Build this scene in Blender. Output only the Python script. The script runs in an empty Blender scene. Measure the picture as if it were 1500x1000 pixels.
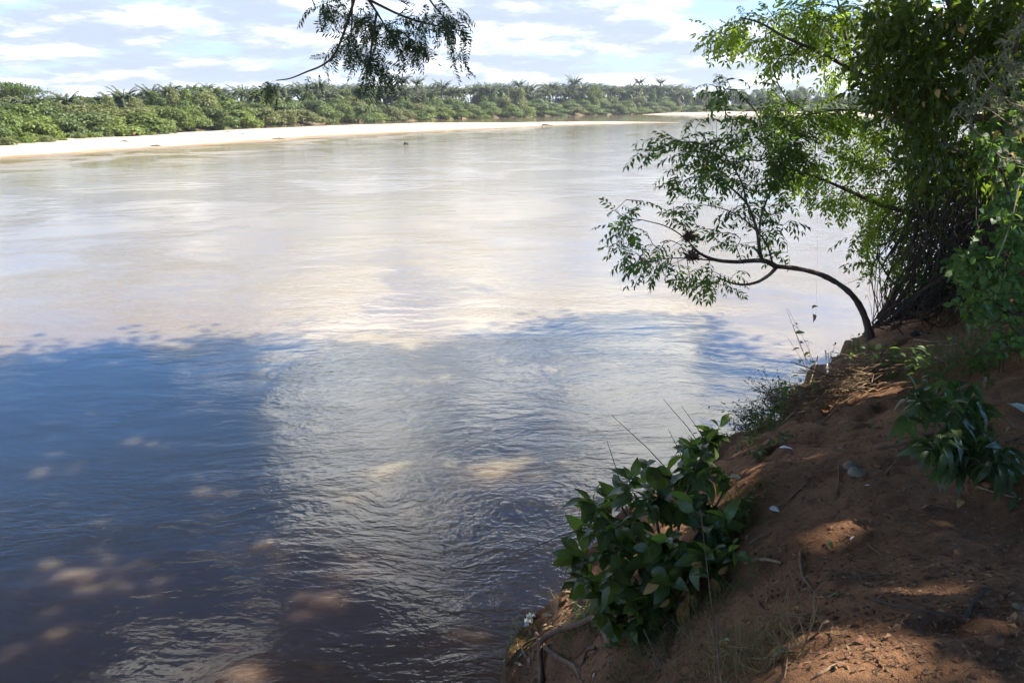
import bpy, math, random
import numpy as np
from mathutils import Vector, Matrix

random.seed(7)
rng = np.random.default_rng(11)
sc = bpy.context.scene
C = sc.collection

# ------------------------------------------------------------------ camera
H = 5.2
F = 1167.0
PITCH = math.atan(347.0 / F)
cam_d = bpy.data.cameras.new("camera")
cam_d.sensor_width = 36.0
cam_d.lens = 36.0 * F / 1500.0
cam_d.clip_start = 0.05
cam_d.clip_end = 9000.0
cam = bpy.data.objects.new("camera", cam_d)
C.objects.link(cam)
cam.location = (0, 0, H)
cam.rotation_euler = (math.pi / 2 - PITCH, 0, 0)
sc.camera = cam

# ------------------------------------------------------------------ sun, sky, exposure
SUN_EL = math.radians(47)
SUN_H = np.array([0.985, 0.17])
SUN_H /= np.linalg.norm(SUN_H)
SUN_DIR = np.array([SUN_H[0] * math.cos(SUN_EL), SUN_H[1] * math.cos(SUN_EL), math.sin(SUN_EL)])
sun_d = bpy.data.lights.new("sun", 'SUN')
sun_d.energy = 4.7
sun_d.angle = math.radians(0.53)
sun_d.color = (1.0, 0.955, 0.88)
sun = bpy.data.objects.new("sun", sun_d)
C.objects.link(sun)
sun.rotation_euler = Vector(SUN_DIR.tolist()).to_track_quat('Z', 'Y').to_euler()

sc.view_settings.view_transform = 'Standard'
sc.view_settings.look = 'None'
sc.view_settings.gamma = 1.0
sc.view_settings.use_curve_mapping = False
sc.view_settings.exposure = 1.34

world = bpy.data.worlds.new("World")
sc.world = world
world.use_nodes = True
wt = world.node_tree
for n in list(wt.nodes):
    wt.nodes.remove(n)


class NT:
    """small helper around a node tree"""
    def __init__(s, tree):
        s.t = tree

    def n(s, kind, **kw):
        nd = s.t.nodes.new(kind)
        for k, v in kw.items():
            setattr(nd, k, v)
        return nd

    def l(s, a, b):
        s.t.links.new(a, b)

    def put(s, sock, v):
        if isinstance(v, bpy.types.NodeSocket):
            s.l(v, sock)
        elif v is not None:
            sock.default_value = v

    def math(s, op, a, b=None, c=None, clamp=False):
        nd = s.n('ShaderNodeMath', operation=op, use_clamp=clamp)
        s.put(nd.inputs[0], a)
        if b is not None:
            s.put(nd.inputs[1], b)
        if c is not None:
            s.put(nd.inputs[2], c)
        return nd.outputs[0]

    def vmath(s, op, a, b=None):
        nd = s.n('ShaderNodeVectorMath', operation=op)
        s.put(nd.inputs[0], a)
        if b is not None:
            s.put(nd.inputs[1], b)
        return nd.outputs[1] if op in ('LENGTH', 'DOT_PRODUCT') else nd.outputs[0]

    def noise(s, vec, scale, detail=4, rough=0.5, dist=0.0):
        nd = s.n('ShaderNodeTexNoise')
        if vec is not None:
            s.l(vec, nd.inputs['Vector'])
        nd.inputs['Scale'].default_value = scale
        nd.inputs['Detail'].default_value = detail
        nd.inputs['Roughness'].default_value = rough
        nd.inputs['Distortion'].default_value = dist
        return nd.outputs[0]

    def rng(s, v, a, b, c=0.0, d=1.0, smooth=False):
        nd = s.n('ShaderNodeMapRange')
        if smooth:
            nd.interpolation_type = 'SMOOTHSTEP'
        s.put(nd.inputs[0], v)
        for i, q in enumerate((a, b, c, d)):
            nd.inputs[i + 1].default_value = q
        return nd.outputs[0]

    def mix(s, f, a, b):
        nd = s.n('ShaderNodeMix', data_type='RGBA')
        s.put(nd.inputs[0], f)
        for i, q in ((6, a), (7, b)):
            if isinstance(q, tuple):
                q = q if len(q) == 4 else (*q, 1.0)
            s.put(nd.inputs[i], q)
        return nd.outputs[2]

    def mapping(s, vec, scale=(1, 1, 1), rot=(0, 0, 0), loc=(0, 0, 0)):
        nd = s.n('ShaderNodeMapping')
        s.l(vec, nd.inputs['Vector'])
        nd.inputs['Location'].default_value = loc
        nd.inputs['Rotation'].default_value = rot
        nd.inputs['Scale'].default_value = scale
        return nd.outputs[0]

    def ramp(s, f, stops):
        nd = s.n('ShaderNodeValToRGB')
        s.l(f, nd.inputs[0])
        els = nd.color_ramp.elements
        while len(els) < len(stops):
            els.new(0.5)
        for e, (p, c) in zip(els, stops):
            e.position = p
            e.color = (*c, 1.0)
        return nd.outputs[0]


w = NT(wt)
sky = w.n('ShaderNodeTexSky', sky_type='NISHITA')
sky.sun_disc = False
sky.sun_elevation = SUN_EL
sky.sun_rotation = math.atan2(SUN_H[0], SUN_H[1])
sky.altitude = 100
sky.air_density = 1.0
sky.dust_density = 0.8
sky.ozone_density = 1.5
tc = w.n('ShaderNodeTexCoord')
dirv = w.vmath('NORMALIZE', tc.outputs['Generated'])
sep = w.n('ShaderNodeSeparateXYZ')
w.l(dirv, sep.inputs[0])
az = w.math('ARCTAN2', sep.outputs[0], sep.outputs[1])
el = w.math('ARCSINE', sep.outputs[2])
elc = w.math('MAXIMUM', sep.outputs[2], 0.0)
den = w.math('ADD', elc, 0.17)
cmb = w.n('ShaderNodeCombineXYZ')
w.l(w.math('DIVIDE', sep.outputs[0], den), cmb.inputs[0])
w.l(w.math('DIVIDE', sep.outputs[1], den), cmb.inputs[1])
cmb.inputs[2].default_value = 3.7
uvw = cmb.outputs[0]
n1 = w.noise(uvw, 1.25, 9, 0.58, 0.1)
n2 = w.noise(uvw, 4.2, 8, 0.6, 0.15)
cov = w.math('ADD', w.math('MULTIPLY', n1, 0.7), w.math('MULTIPLY', n2, 0.3))
ae = w.n('ShaderNodeCombineXYZ')
w.l(az, ae.inputs[0])
w.l(el, ae.inputs[1])
wq = w.n('ShaderNodeTexNoise')
w.l(uvw, wq.inputs['Vector'])
wq.inputs['Scale'].default_value = 1.6
wq.inputs['Detail'].default_value = 5
aev = w.vmath('ADD', ae.outputs[0], w.vmath('MULTIPLY', w.vmath('SUBTRACT', wq.outputs[1], (.5, .5, .5)), (.85, .42, 0)))
D2R = math.pi / 180


def blob(azd, eld, ra, re):
    v = w.vmath('SUBTRACT', aev, (azd * D2R, eld * D2R, 0))
    v = w.vmath('MULTIPLY', v, (1 / (ra * D2R), 1 / (re * D2R), 0))
    return w.rng(w.vmath('LENGTH', v), 1.25, 0.1, 0.0, 1.0, True)


lit = None
# cloud banks (+) and blue gaps (-) of this sky: azimuth, elevation, half widths, weight
for a_, e_, ra, re, wt_ in [
        (-27, 23, 13, 7, -0.24), (-17, 25, 5, 3, 0.12), (-21, 17.5, 4, 2, 0.12), (-30, 29, 12, 8, -0.20), (-8, 21, 12, 8, 0.26), (-3, 15, 16, 4.5, 0.14), (10, 22, 12, 8, 0.28),
        (-1.5, 24.5, 5, 4, -0.10), (0, 32, 8, 6, -0.28), (-11, 32, 6, 6, 0.17), (13, 14.5, 9, 2.6, -0.20),
        (8, 34, 9, 6, -0.2), (20, 15, 7, 4, 0.08), (-34, 37, 7, 7, 0.14), (-20, 41, 14, 6, -0.2)]:
    bl_ = w.math('MULTIPLY', blob(a_, e_, ra, re), wt_ * 1.25)
    cov = w.math('ADD', cov, bl_)
    lit = bl_ if lit is None else w.math('ADD', lit, bl_)
low = w.rng(el, 0.0, 0.22, 0.10, 0.0)
cov = w.math('ADD', cov, w.rng(el, 0.55, 0.9, 0.0, -0.13))
cov = w.math('ADD', cov, low)
mask = w.rng(cov, 0.465, 0.60, 0.0, 1.0, True)
shade = w.rng(w.math('ADD', w.math('MULTIPLY', lit, w.rng(el, 0.14, 0.30, 0.15, 1.0, True)), w.noise(w.mapping(uvw, loc=(0.35, 0.12, 0)), 2.4, 8, 0.6, 0.1)), 0.37, 0.66, 0.0, 1.0, True)
cloud = w.mix(w.math('POWER', shade, 2.4), (2.7, 3.1, 3.8), w.mix(w.rng(el, 0.08, 0.32, 0, 1, True), (8.0, 8.1, 8.3), (16.5, 16.6, 16.8)))
hz = w.rng(el, 0.02, 0.27, 0.92, 0.0, True)
blue = w.vmath('MULTIPLY', sky.outputs[0], w.mix(w.rng(el, 0.38, 0.72, 0, 1, True), (0.52, 1.06, 1.68), (0.46, 0.52, 0.60)))
skyc = w.mix(hz, blue, (3.0, 3.7, 4.6))
final = w.mix(w.math('MULTIPLY', mask, 0.97), skyc, cloud)
bg = w.n('ShaderNodeBackground')
bg.inputs['Strength'].default_value = 0.10
w.l(final, bg.inputs['Color'])
wo = w.n('ShaderNodeOutputWorld')
w.l(bg.outputs[0], wo.inputs['Surface'])

sc.render.engine = 'CYCLES'
sc.cycles.max_bounces = 6
sc.cycles.transparent_max_bounces = 8
sc.cycles.use_denoising = True
sc.cycles.caustics_reflective = False
sc.cycles.caustics_refractive = False

# ------------------------------------------------------------------ picture ray helpers (to place things in the world)
CP, SP = math.cos(PITCH), math.sin(PITCH)


def ray(px, py):
    u = -(np.asarray(py, float) - 500.0) / F
    return np.stack([(np.asarray(px, float) - 750.0) / F + 0 * u, CP + SP * u, -SP + CP * u], -1)


def atY(px, py, Y):
    r = ray(px, py)
    t = np.asarray(Y) / r[..., 1]
    return np.array([0, 0, H]) + r * t[..., None] if np.ndim(t) else np.array([0, 0, H]) + r * t


def atZ(px, py, z):
    r = ray(px, py)
    t = (z - H) / r[..., 2]
    return np.array([0, 0, H]) + r * t


# ------------------------------------------------------------------ numpy noise
_tab = rng.random((256, 256))


def vnoise(x, y):
    xi, yi = np.floor(x).astype(int), np.floor(y).astype(int)
    fx, fy = x - xi, y - yi
    fx, fy = fx * fx * (3 - 2 * fx), fy * fy * (3 - 2 * fy)
    a = _tab[xi & 255, yi & 255]
    b = _tab[(xi + 1) & 255, yi & 255]
    c = _tab[xi & 255, (yi + 1) & 255]
    d = _tab[(xi + 1) & 255, (yi + 1) & 255]
    return (a * (1 - fx) + b * fx) * (1 - fy) + (c * (1 - fx) + d * fx) * fy - 0.5


def fbm(x, y, o=4, g=0.5):
    s, a = 0, 1
    for i in range(o):
        s = s + a * vnoise(x + 17.3 * i, y - 9.1 * i)
        x, y, a = x * 2.03, y * 2.03, a * g
    return s


# ------------------------------------------------------------------ mesh helpers
def npmesh(name, V, Q=None, T=None, mat=None, uv=None, smooth=False):
    """one mesh from vertex rows, quad rows and triangle rows"""
    V = np.asarray(V, np.float32)
    Q = np.zeros((0, 4), int) if Q is None else np.asarray(Q, int).reshape(-1, 4)
    T = np.zeros((0, 3), int) if T is None else np.asarray(T, int).reshape(-1, 3)
    me = bpy.data.meshes.new(name)
    me.vertices.add(len(V))
    me.vertices.foreach_set('co', V.ravel())
    loops = np.concatenate([Q.ravel(), T.ravel()]).astype(np.int32)
    me.loops.add(len(loops))
    me.loops.foreach_set('vertex_index', loops)
    tot = np.concatenate([np.full(len(Q), 4), np.full(len(T), 3)]).astype(np.int32)
    st = np.concatenate([[0], np.cumsum(tot)[:-1]]).astype(np.int32) if len(tot) else tot
    me.polygons.add(len(tot))
    me.polygons.foreach_set('loop_start', st)
    me.polygons.foreach_set('loop_total', tot)
    if smooth:
        me.polygons.foreach_set('use_smooth', np.ones(len(tot), bool))
    if uv is not None:
        ul = me.uv_layers.new(name='UVMap')
        ul.data.foreach_set('uv', np.asarray(uv, np.float32)[loops].ravel())
    me.update(calc_edges=True)
    if mat is not None:
        me.materials.append(mat)
    return me


def link(name, me, parent=None, loc=None):
    o = bpy.data.objects.new(name, me)
    C.objects.link(o)
    if parent is not None:
        o.parent = parent
    if loc is not None:
        o.location = loc
    return o


def tag(o, label=None, cat=None, group=None, kind=None):
    for k, v in (('label', label), ('category', cat), ('group', group), ('kind', kind)):
        if v:
            o[k] = v
    return o


def thing(name, label, cat, loc=(0, 0, 0), group=None, rz=0):
    o = bpy.data.objects.new(name, None)
    C.objects.link(o)
    o.empty_display_size = 0.1
    o.location = [float(q) for q in loc]
    o.rotation_euler = (0, 0, rz)
    return tag(o, label, cat, group)


class MB:
    def __init__(s):
        s.V, s.Q, s.T, s.U, s.n = [], [], [], [], 0

    def add(s, V, Q=None, T=None, U=None):
        V = np.asarray(V, float)
        s.V.append(V)
        s.U.append(np.zeros((len(V), 2)) if U is None else np.asarray(U, float))
        if Q is not None and len(Q):
            s.Q.append(np.asarray(Q, int) + s.n)
        if T is not None and len(T):
            s.T.append(np.asarray(T, int) + s.n)
        s.n += len(V)

    def tube(s, pts, rad, sides=6, wob=0.0, cap=True):
        pts = np.asarray(pts, float)
        rad = np.broadcast_to(np.asarray(rad, float), (len(pts),))
        n = len(pts)
        tan = np.gradient(pts, axis=0)
        tan /= np.linalg.norm(tan, axis=1)[:, None] + 1e-9
        ref = np.array([0.31, 0.17, 0.93]) if abs(tan[0][2]) < 0.85 else np.array([0.9, 0.3, 0.1])
        V = []
        a = np.arange(sides) * 2 * math.pi / sides
        prev = None
        for i in range(n):
            e1 = np.cross(tan[i], ref if prev is None else prev)
            e1 = np.cross(e1, tan[i]) if prev is not None else e1
            e1 /= np.linalg.norm(e1) + 1e-9
            prev = e1
            e2 = np.cross(tan[i], e1)
            r = rad[i] * (1 + wob * rng.uniform(-1, 1, sides))
            V.append(pts[i] + (np.cos(a) * r)[:, None] * e1 + (np.sin(a) * r)[:, None] * e2)
        V = np.concatenate(V)
        i, j = np.meshgrid(np.arange(n - 1), np.arange(sides), indexing='ij')
        i, j = i.ravel(), j.ravel()
        jn = (j + 1) % sides
        Q = np.stack([i * sides + j, i * sides + jn, (i + 1) * sides + jn, (i + 1) * sides + j], 1)
        T = None
        if cap:
            V = np.concatenate([V, [pts[0] - tan[0] * rad[0] * .3], [pts[-1] + tan[-1] * rad[-1] * .5]])
            k = np.arange(sides)
            T = np.concatenate([np.stack([(k + 1) % sides, k, np.full(sides, n * sides)], 1),
                                np.stack([(n - 1) * sides + k, (n - 1) * sides + (k + 1) % sides, np.full(sides, n * sides + 1)], 1)])
        s.add(V, Q, T)

    def scatter(s, tmpl, M, P, S=None):
        """many copies of a template (V,Q,U): rotations M (n,3,3), places P (n,3), sizes S (n,)"""
        V, Q, U = tmpl
        n = len(P)
        if n == 0:
            return
        S = np.ones(n) if S is None else np.asarray(S)
        VV = np.einsum('nij,vj->nvi', M, V) * S[:, None, None] + np.asarray(P)[:, None, :]
        QQ = Q[None] + (np.arange(n) * len(V))[:, None, None]
        s.add(VV.reshape(-1, 3), QQ.reshape(-1, 4), None, np.tile(U, (n, 1)))

    def mesh(s, name, mat, smooth=False):
        return npmesh(name, np.concatenate(s.V), np.concatenate(s.Q) if s.Q else None,
                      np.concatenate(s.T) if s.T else None, mat, np.concatenate(s.U), smooth)

    def obj(s, name, mat, parent=None, smooth=False, loc=None):
        return link(name, s.mesh(name, mat, smooth), parent, loc)


def frames(d, up=None, roll=0.0):
    """rotation matrices (n,3,3): local x along d, local z near up; roll = random spin about d"""
    d = np.asarray(d, float)
    d = d / (np.linalg.norm(d, axis=1)[:, None] + 1e-9)
    n = len(d)
    up = np.tile([0, 0, 1.0], (n, 1)) if up is None else np.asarray(up, float)
    y = np.cross(up, d)
    bad = np.linalg.norm(y, axis=1) < 1e-3
    y[bad] = [0, 1, 0]
    y /= np.linalg.norm(y, axis=1)[:, None]
    z = np.cross(d, y)
    a = rng.normal(0, 1, n) * roll
    ca, sa = np.cos(a)[:, None], np.sin(a)[:, None]
    y2, z2 = y * ca + z * sa, z * ca - y * sa
    return np.stack([d, y2, z2], 2)


def leaf_blade(L, W, fold=0.18, curl=0.25, n=5, tip=1.0, wave=0.0, seed=0):
    """a folded, curled leaf: 3 columns, n rows of quads, along +x"""
    r = np.random.default_rng(seed)
    V, U = [], []
    for i in range(n + 1):
        t = i / n
        wd = W * 0.5 * (math.sin(math.pi * t ** (0.75 * tip)) ** 0.8 if 0 < t < 1 else 0.02)
        x = L * t
        z = -curl * L * t * t + 0.04 * L * math.sin(t * 3)
        f = fold * wd
        wv = wave * L * r.uniform(-1, 1)
        V += [(x, wd, z + f + wv), (x, 0, z), (x, -wd, z + f - wv * .6)]
        U += [(t, 1), (t, 0.5), (t, 0)]
    Q = []
    for i in range(n):
        a = i * 3
        Q += [(a, a + 1, a + 4, a + 3), (a + 1, a + 2, a + 5, a + 4)]
    return np.array(V, float), np.array(Q), np.array(U, float)


def pinnate(L, pairs, ll, lw, droop=0.35, end=True, seed=0, ang=55, rows=2):
    r = np.random.default_rng(seed)
    mb = MB()
    xs = np.linspace(0, 1, 5)
    rp = np.stack([xs * L, 0 * xs, -droop * L * xs ** 2], 1)
    wd = 0.006 * L
    V = np.concatenate([rp + [0, wd, 0], rp - [0, wd, 0]])
    mb.add(V, [(i, i + 1, i + 6, i + 5) for i in range(4)], None, np.full((10, 2), 0.5))
    for k in range(pairs):
        t = 0.22 + 0.75 * k / max(1, pairs - 1)
        p = np.array([t * L, 0, -droop * L * t * t])
        for sgn in (1, -1):
            s_ = ll * (0.8 + 0.4 * r.random()) * (1 - 0.25 * abs(t - .55))
            a = math.radians(ang + r.uniform(-12, 12)) * sgn
            d = np.array([[math.cos(a), math.sin(a), -0.25 - 0.5 * droop * t + r.uniform(-.25, .15)]])
            mb.scatter(leaf_blade(s_, lw * s_ / ll, .25, .18 + .2 * r.random(), rows), frames(d, roll=.35), p[None])
    if end:
        d = np.array([[1, 0, -0.6 * droop - .3]])
        mb.scatter(leaf_blade(ll, lw, .25, .25, rows), frames(d, roll=.2), rp[-1:])
    return np.concatenate(mb.V), np.concatenate(mb.Q), np.concatenate(mb.U)


# ------------------------------------------------------------------ materials
def new_mat(name):
    m = bpy.data.materials.new(name)
    m.use_nodes = True
    for n in list(m.node_tree.nodes):
        m.node_tree.nodes.remove(n)
    t = NT(m.node_tree)
    out = t.n('ShaderNodeOutputMaterial')
    return m, t, out


def leaf_mat(name, dark, light, trans, tw=0.4, rough=0.45, veins=False, spec=0.4, spots=None):
    m, t, out = new_mat(name)
    gi = t.n('ShaderNodeNewGeometry').outputs['Random Per Island']
    oi = t.n('ShaderNodeObjectInfo').outputs['Random']
    pos = t.n('ShaderNodeNewGeometry').outputs['Position']
    r = t.math('FRACT', t.math('ADD', gi, oi))
    cl = t.noise(pos, 0.8, 2)
    r2 = t.math('ADD', t.math('MULTIPLY', r, 0.6), t.rng(cl, 0.35, 0.65, 0.0, 0.4))
    col = t.mix(r2, dark, light)
    tcol = t.mix(r2, tuple(q * .75 for q in trans), trans)
    nrm = None
    if veins:
        uv = t.n('ShaderNodeUVMap')
        s = t.n('ShaderNodeSeparateXYZ')
        t.l(uv.outputs[0], s.inputs[0])
        dv = t.math('ABSOLUTE', t.math('SUBTRACT', s.outputs[1], 0.5))
        mid = t.rng(dv, 0.02, 0.05, 1.0, 0.0)
        ph = t.math('SUBTRACT', t.math('MULTIPLY', s.outputs[0], 9.0), t.math('MULTIPLY', dv, 3.2))
        tri = t.math('ABSOLUTE', t.math('SUBTRACT', t.math('FRACT', ph), 0.5))
        vein = t.rng(tri, 0.0, 0.07, 1.0, 0.0)
        vm = t.math('MAXIMUM', mid, t.math('MULTIPLY', vein, 0.55))
        col = t.mix(t.math('MULTIPLY', vm, 0.45), col, tuple(min(1, q * 2.0 + .02) for q in light))
        tcol = t.mix(t.math('MULTIPLY', vm, 0.5), tcol, tuple(q * .45 for q in trans))
        bp = t.n('ShaderNodeBump')
        bp.inputs['Strength'].default_value = 0.6
        bp.inputs['Distance'].default_value = 0.004
        t.l(t.math('SUBTRACT', 1.0, vm), bp.inputs['Height'])
        nrm = bp.outputs[0]
        if spots:
            oc = t.n('ShaderNodeTexCoord').outputs['Object']
            sp = t.rng(t.noise(oc, 38, 4, .6), 0.6, 0.68, 0, 0.8)
            col = t.mix(sp, col, spots)
    p = t.n('ShaderNodeBsdfPrincipled')
    t.l(col, p.inputs['Base Color'])
    p.inputs['Roughness'].default_value = rough
    p.inputs['Specular IOR Level'].default_value = spec
    tr = t.n('ShaderNodeBsdfTranslucent')
    t.l(tcol, tr.inputs['Color'])
    if nrm is not None:
        t.l(nrm, p.inputs['Normal'])
    mx = t.n('ShaderNodeMixShader')
    mx.inputs[0].default_value = tw
    t.l(p.outputs[0], mx.inputs[1])
    t.l(tr.outputs[0], mx.inputs[2])
    t.l(mx.outputs[0], out.inputs[0])
    return m


def surf_mat(name, c1, c2, scale=20, rough=0.85, bump=0.3, bd=0.01, stretch=(1, 1, 1), c3=None, rand=0.0, coord='Object'):
    m, t, out = new_mat(name)
    oc = t.n('ShaderNodeTexCoord').outputs[coord] if coord != 'World' else t.n('ShaderNodeNewGeometry').outputs['Position']
    v = t.mapping(oc, stretch)
    a = t.noise(v, scale, 6, 0.6, .2)
    col = t.mix(t.rng(a, 0.35, 0.65), c1, c2)
    if c3 is not None:
        b = t.noise(v, scale * .27, 4, 0.6)
        col = t.mix(t.rng(b, 0.5, 0.68), col, c3)
    if rand:
        ri = t.n('ShaderNodeObjectInfo').outputs['Random']
        gi = t.n('ShaderNodeNewGeometry').outputs['Random Per Island']
        rr = t.math('FRACT', t.math('ADD', ri, gi))
        col = t.mix(t.math('MULTIPLY', rr, rand), col, tuple(q * .35 for q in c1))
    p = t.n('ShaderNodeBsdfPrincipled')
    t.l(col, p.inputs['Base Color'])
    p.inputs['Roughness'].default_value = rough
    p.inputs['Specular IOR Level'].default_value = 0.25
    bp = t.n('ShaderNodeBump')
    bp.inputs['Strength'].default_value = bump
    bp.inputs['Distance'].default_value = bd
    t.l(t.noise(v, scale * 2.2, 6, 0.65), bp.inputs['Height'])
    t.l(bp.outputs[0], p.inputs['Normal'])
    t.l(p.outputs[0], out.inputs[0])
    return m


M = {}
M['bark'] = surf_mat('bark', (0.085, 0.058, 0.042), (0.17, 0.125, 0.095), 14, bump=.8, stretch=(1, 1, .3), c3=(0.2, 0.18, 0.15))
M['twig'] = surf_mat('twig_bark', (0.075, 0.05, 0.035), (0.15, 0.105, 0.075), 22)
M['vine'] = surf_mat('vine_bark', (0.065, 0.045, 0.034), (0.14, 0.10, 0.075), 18, rand=.6)
M['pale'] = surf_mat('pale_wood', (0.28, 0.21, 0.14), (0.42, 0.34, 0.25), 30, stretch=(1, 1, 1))
M['root'] = surf_mat('root_bark', (0.13, 0.075, 0.045), (0.24, 0.15, 0.095), 16, bump=.8)
M['straw'] = surf_mat('dry_straw', (0.30, 0.19, 0.10), (0.48, 0.34, 0.20), 25, rand=.7)
M['white_scrap'] = surf_mat('white_scrap', (0.6, 0.6, 0.56), (0.75, 0.74, 0.7), 9, rough=.6)
M['plastic'] = surf_mat('pale_plastic', (0.45, 0.52, 0.46), (0.6, 0.66, 0.6), 6, rough=.35)
M['stone'] = surf_mat('stone', (0.20, 0.155, 0.10), (0.30, 0.24, 0.165), 12, bump=.6, rand=.3)
M['redstone'] = surf_mat('red_pebble', (0.30, 0.13, 0.06), (0.42, 0.22, 0.12), 20, rand=.3)
M['clod'] = surf_mat('soil_clod', (0.19, 0.088, 0.048), (0.27, 0.13, 0.072), 24, bump=.7, rand=.3)
M['drift'] = surf_mat('driftwood', (0.05, 0.04, 0.03), (0.10, 0.08, 0.06), 6)
M['leaf_lean'] = leaf_mat('leaning_tree_leaf', (0.030, 0.060, 0.022), (0.060, 0.105, 0.034), (0.20, 0.36, 0.05), .42, .42)
M['leaf_bright'] = leaf_mat('bright_leaf', (0.045, 0.085, 0.022), (0.085, 0.14, 0.035), (0.52, 0.74, 0.08), .55, .45)
M['leaf_dark'] = leaf_mat('dark_leaf', (0.026, 0.038, 0.012), (0.070, 0.092, 0.024), (0.30, 0.44, 0.04), .4, .45)
M['leaf_tangle'] = leaf_mat('tangle_leaf', (0.035, 0.06, 0.02), (0.08, 0.12, 0.034), (0.26, 0.42, 0.05), .42, .45)
M['leaf_vine'] = leaf_mat('vine_leaf', (0.05, 0.10, 0.025), (0.10, 0.17, 0.045), (0.24, 0.42, 0.06), .45, .5, True)
M['leaf_grey'] = leaf_mat('grey_vine_leaf', (0.14, 0.16, 0.09), (0.24, 0.25, 0.15), (0.3, 0.34, 0.15), .35, .6)
M['leaf_broad'] = leaf_mat('broad_leaf', (0.042, 0.068, 0.018), (0.100, 0.138, 0.032), (0.28, 0.46, 0.06), .38, .33, True, .5, (0.13, 0.13, 0.07))
M['leaf_sap'] = leaf_mat('sapling_leaf', (0.030, 0.050, 0.015), (0.070, 0.100, 0.026), (0.16, 0.30, 0.05), .35, .36, True, .45)
M['leaf_yellow'] = leaf_mat('yellow_leaf', (0.36, 0.21, 0.07), (0.50, 0.33, 0.12), (0.5, 0.33, 0.1), .35, .6, True, .3, (0.22, 0.12, 0.05))
M['leaf_dry'] = leaf_mat('dry_leaf', (0.22, 0.12, 0.06), (0.42, 0.27, 0.15), (0.3, 0.18, 0.08), .25, .7, True, .2)
M['leaf_hang'] = leaf_mat('hanging_leaf', (0.028, 0.045, 0.024), (0.055, 0.08, 0.035), (0.12, 0.20, 0.04), .35, .42)
M['grass'] = leaf_mat('grass_blade', (0.06, 0.10, 0.03), (0.13, 0.17, 0.055), (0.22, 0.32, 0.07), .35, .55)
M['grass_dry'] = leaf_mat('dry_grass_blade', (0.16, 0.13, 0.055), (0.30, 0.22, 0.11), (0.3, 0.24, 0.1), .35, .6)
M['weed'] = leaf_mat('weed_leaf', (0.06, 0.11, 0.03), (0.12, 0.19, 0.05), (0.34, 0.52, 0.08), .45, .5)
FARD = [((0.075, 0.115, 0.020), (0.165, 0.21, 0.040)), ((0.062, 0.098, 0.024), (0.135, 0.178, 0.044)),
        ((0.11, 0.125, 0.034), (0.20, 0.21, 0.065)), ((0.11, 0.150, 0.026), (0.21, 0.26, 0.048))]
for i, (a, b) in enumerate(FARD):
    M['far%d' % i] = leaf_mat('far_crown_%d' % i, a, b, tuple(q * 1.6 for q in b), .25, .6)
M['palm'] = leaf_mat('palm_frond', (0.14, 0.17, 0.075), (0.28, 0.31, 0.16), (0.22, 0.28, 0.1), .3, .42)
M['palm_trunk'] = surf_mat('palm_trunk', (0.12, 0.10, 0.08), (0.22, 0.19, 0.16), 2)
M['far_trunk'] = surf_mat('far_trunk', (0.10, 0.08, 0.06), (0.2, 0.17, 0.14), 2)

# red earth of the near bank
m, t, out = new_mat('red_earth')
pos = t.n('ShaderNodeNewGeometry').outputs['Position']
a = t.noise(pos, 1.3, 6, .6, .4)
b = t.noise(pos, 7.0, 8, .65, .3)
c = t.noise(pos, 45, 6, .7)
col = t.mix(t.rng(a, .38, .62), (0.205, 0.098, 0.044), (0.39, 0.200, 0.098))
col = t.mix(t.rng(b, .42, .62, 0, .75), col, (0.25, 0.125, 0.060))
col = t.mix(t.rng(t.noise(pos, 2.6, 7, .7, .5), .57, .68, 0, .72), col, (0.075, 0.044, 0.030))
col = t.mix(t.rng(c, .58, .72, 0, .55), col, (0.30, 0.18, 0.11))
col = t.mix(t.rng(t.noise(pos, 90, 3, .6), .64, .7, 0, .7), col, (0.06, 0.035, 0.025))
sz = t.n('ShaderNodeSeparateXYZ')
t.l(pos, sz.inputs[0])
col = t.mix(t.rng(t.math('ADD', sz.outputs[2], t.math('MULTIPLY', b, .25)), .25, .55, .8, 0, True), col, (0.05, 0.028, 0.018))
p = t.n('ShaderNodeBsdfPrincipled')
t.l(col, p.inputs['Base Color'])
p.inputs['Roughness'].default_value = 0.9
p.inputs['Specular IOR Level'].default_value = 0.2
bp = t.n('ShaderNodeBump')
bp.inputs['Strength'].default_value = 1.0
bp.inputs['Distance'].default_value = 0.07
hh = t.math('ADD', t.noise(pos, 9, 9, .68, .3), t.math('MULTIPLY', t.noise(pos, 55, 6, .7), .3))
t.l(hh, bp.inputs['Height'])
t.l(bp.outputs[0], p.inputs['Normal'])
t.l(p.outputs[0], out.inputs[0])
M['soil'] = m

# sand: white when dry, tan where the river keeps it wet
m, t, out = new_mat('river_sand')
pos = t.n('ShaderNodeNewGeometry').outputs['Position']
s = t.n('ShaderNodeSeparateXYZ')
t.l(pos, s.inputs[0])
zz = t.math('ADD', s.outputs[2], t.rng(t.noise(pos, .12, 5, .6), .3, .7, -.05, .05))
col = t.mix(t.rng(zz, .05, .19, 0, 1, True), (0.28, 0.17, 0.08), (0.50, 0.42, 0.31))
col = t.mix(t.rng(t.noise(pos, .22, 7, .65, .5), .50, .70, 0, .55), col, (0.42, 0.31, 0.18))
p = t.n('ShaderNodeBsdfPrincipled')
t.l(col, p.inputs['Base Color'])
p.inputs['Roughness'].default_value = .9
bp = t.n('ShaderNodeBump')
bp.inputs['Strength'].default_value = .5
bp.inputs['Distance'].default_value = .1
t.l(t.noise(pos, 1.1, 7, .6), bp.inputs['Height'])
t.l(bp.outputs[0], p.inputs['Normal'])
t.l(p.outputs[0], out.inputs[0])
M['sand'] = m
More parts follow.
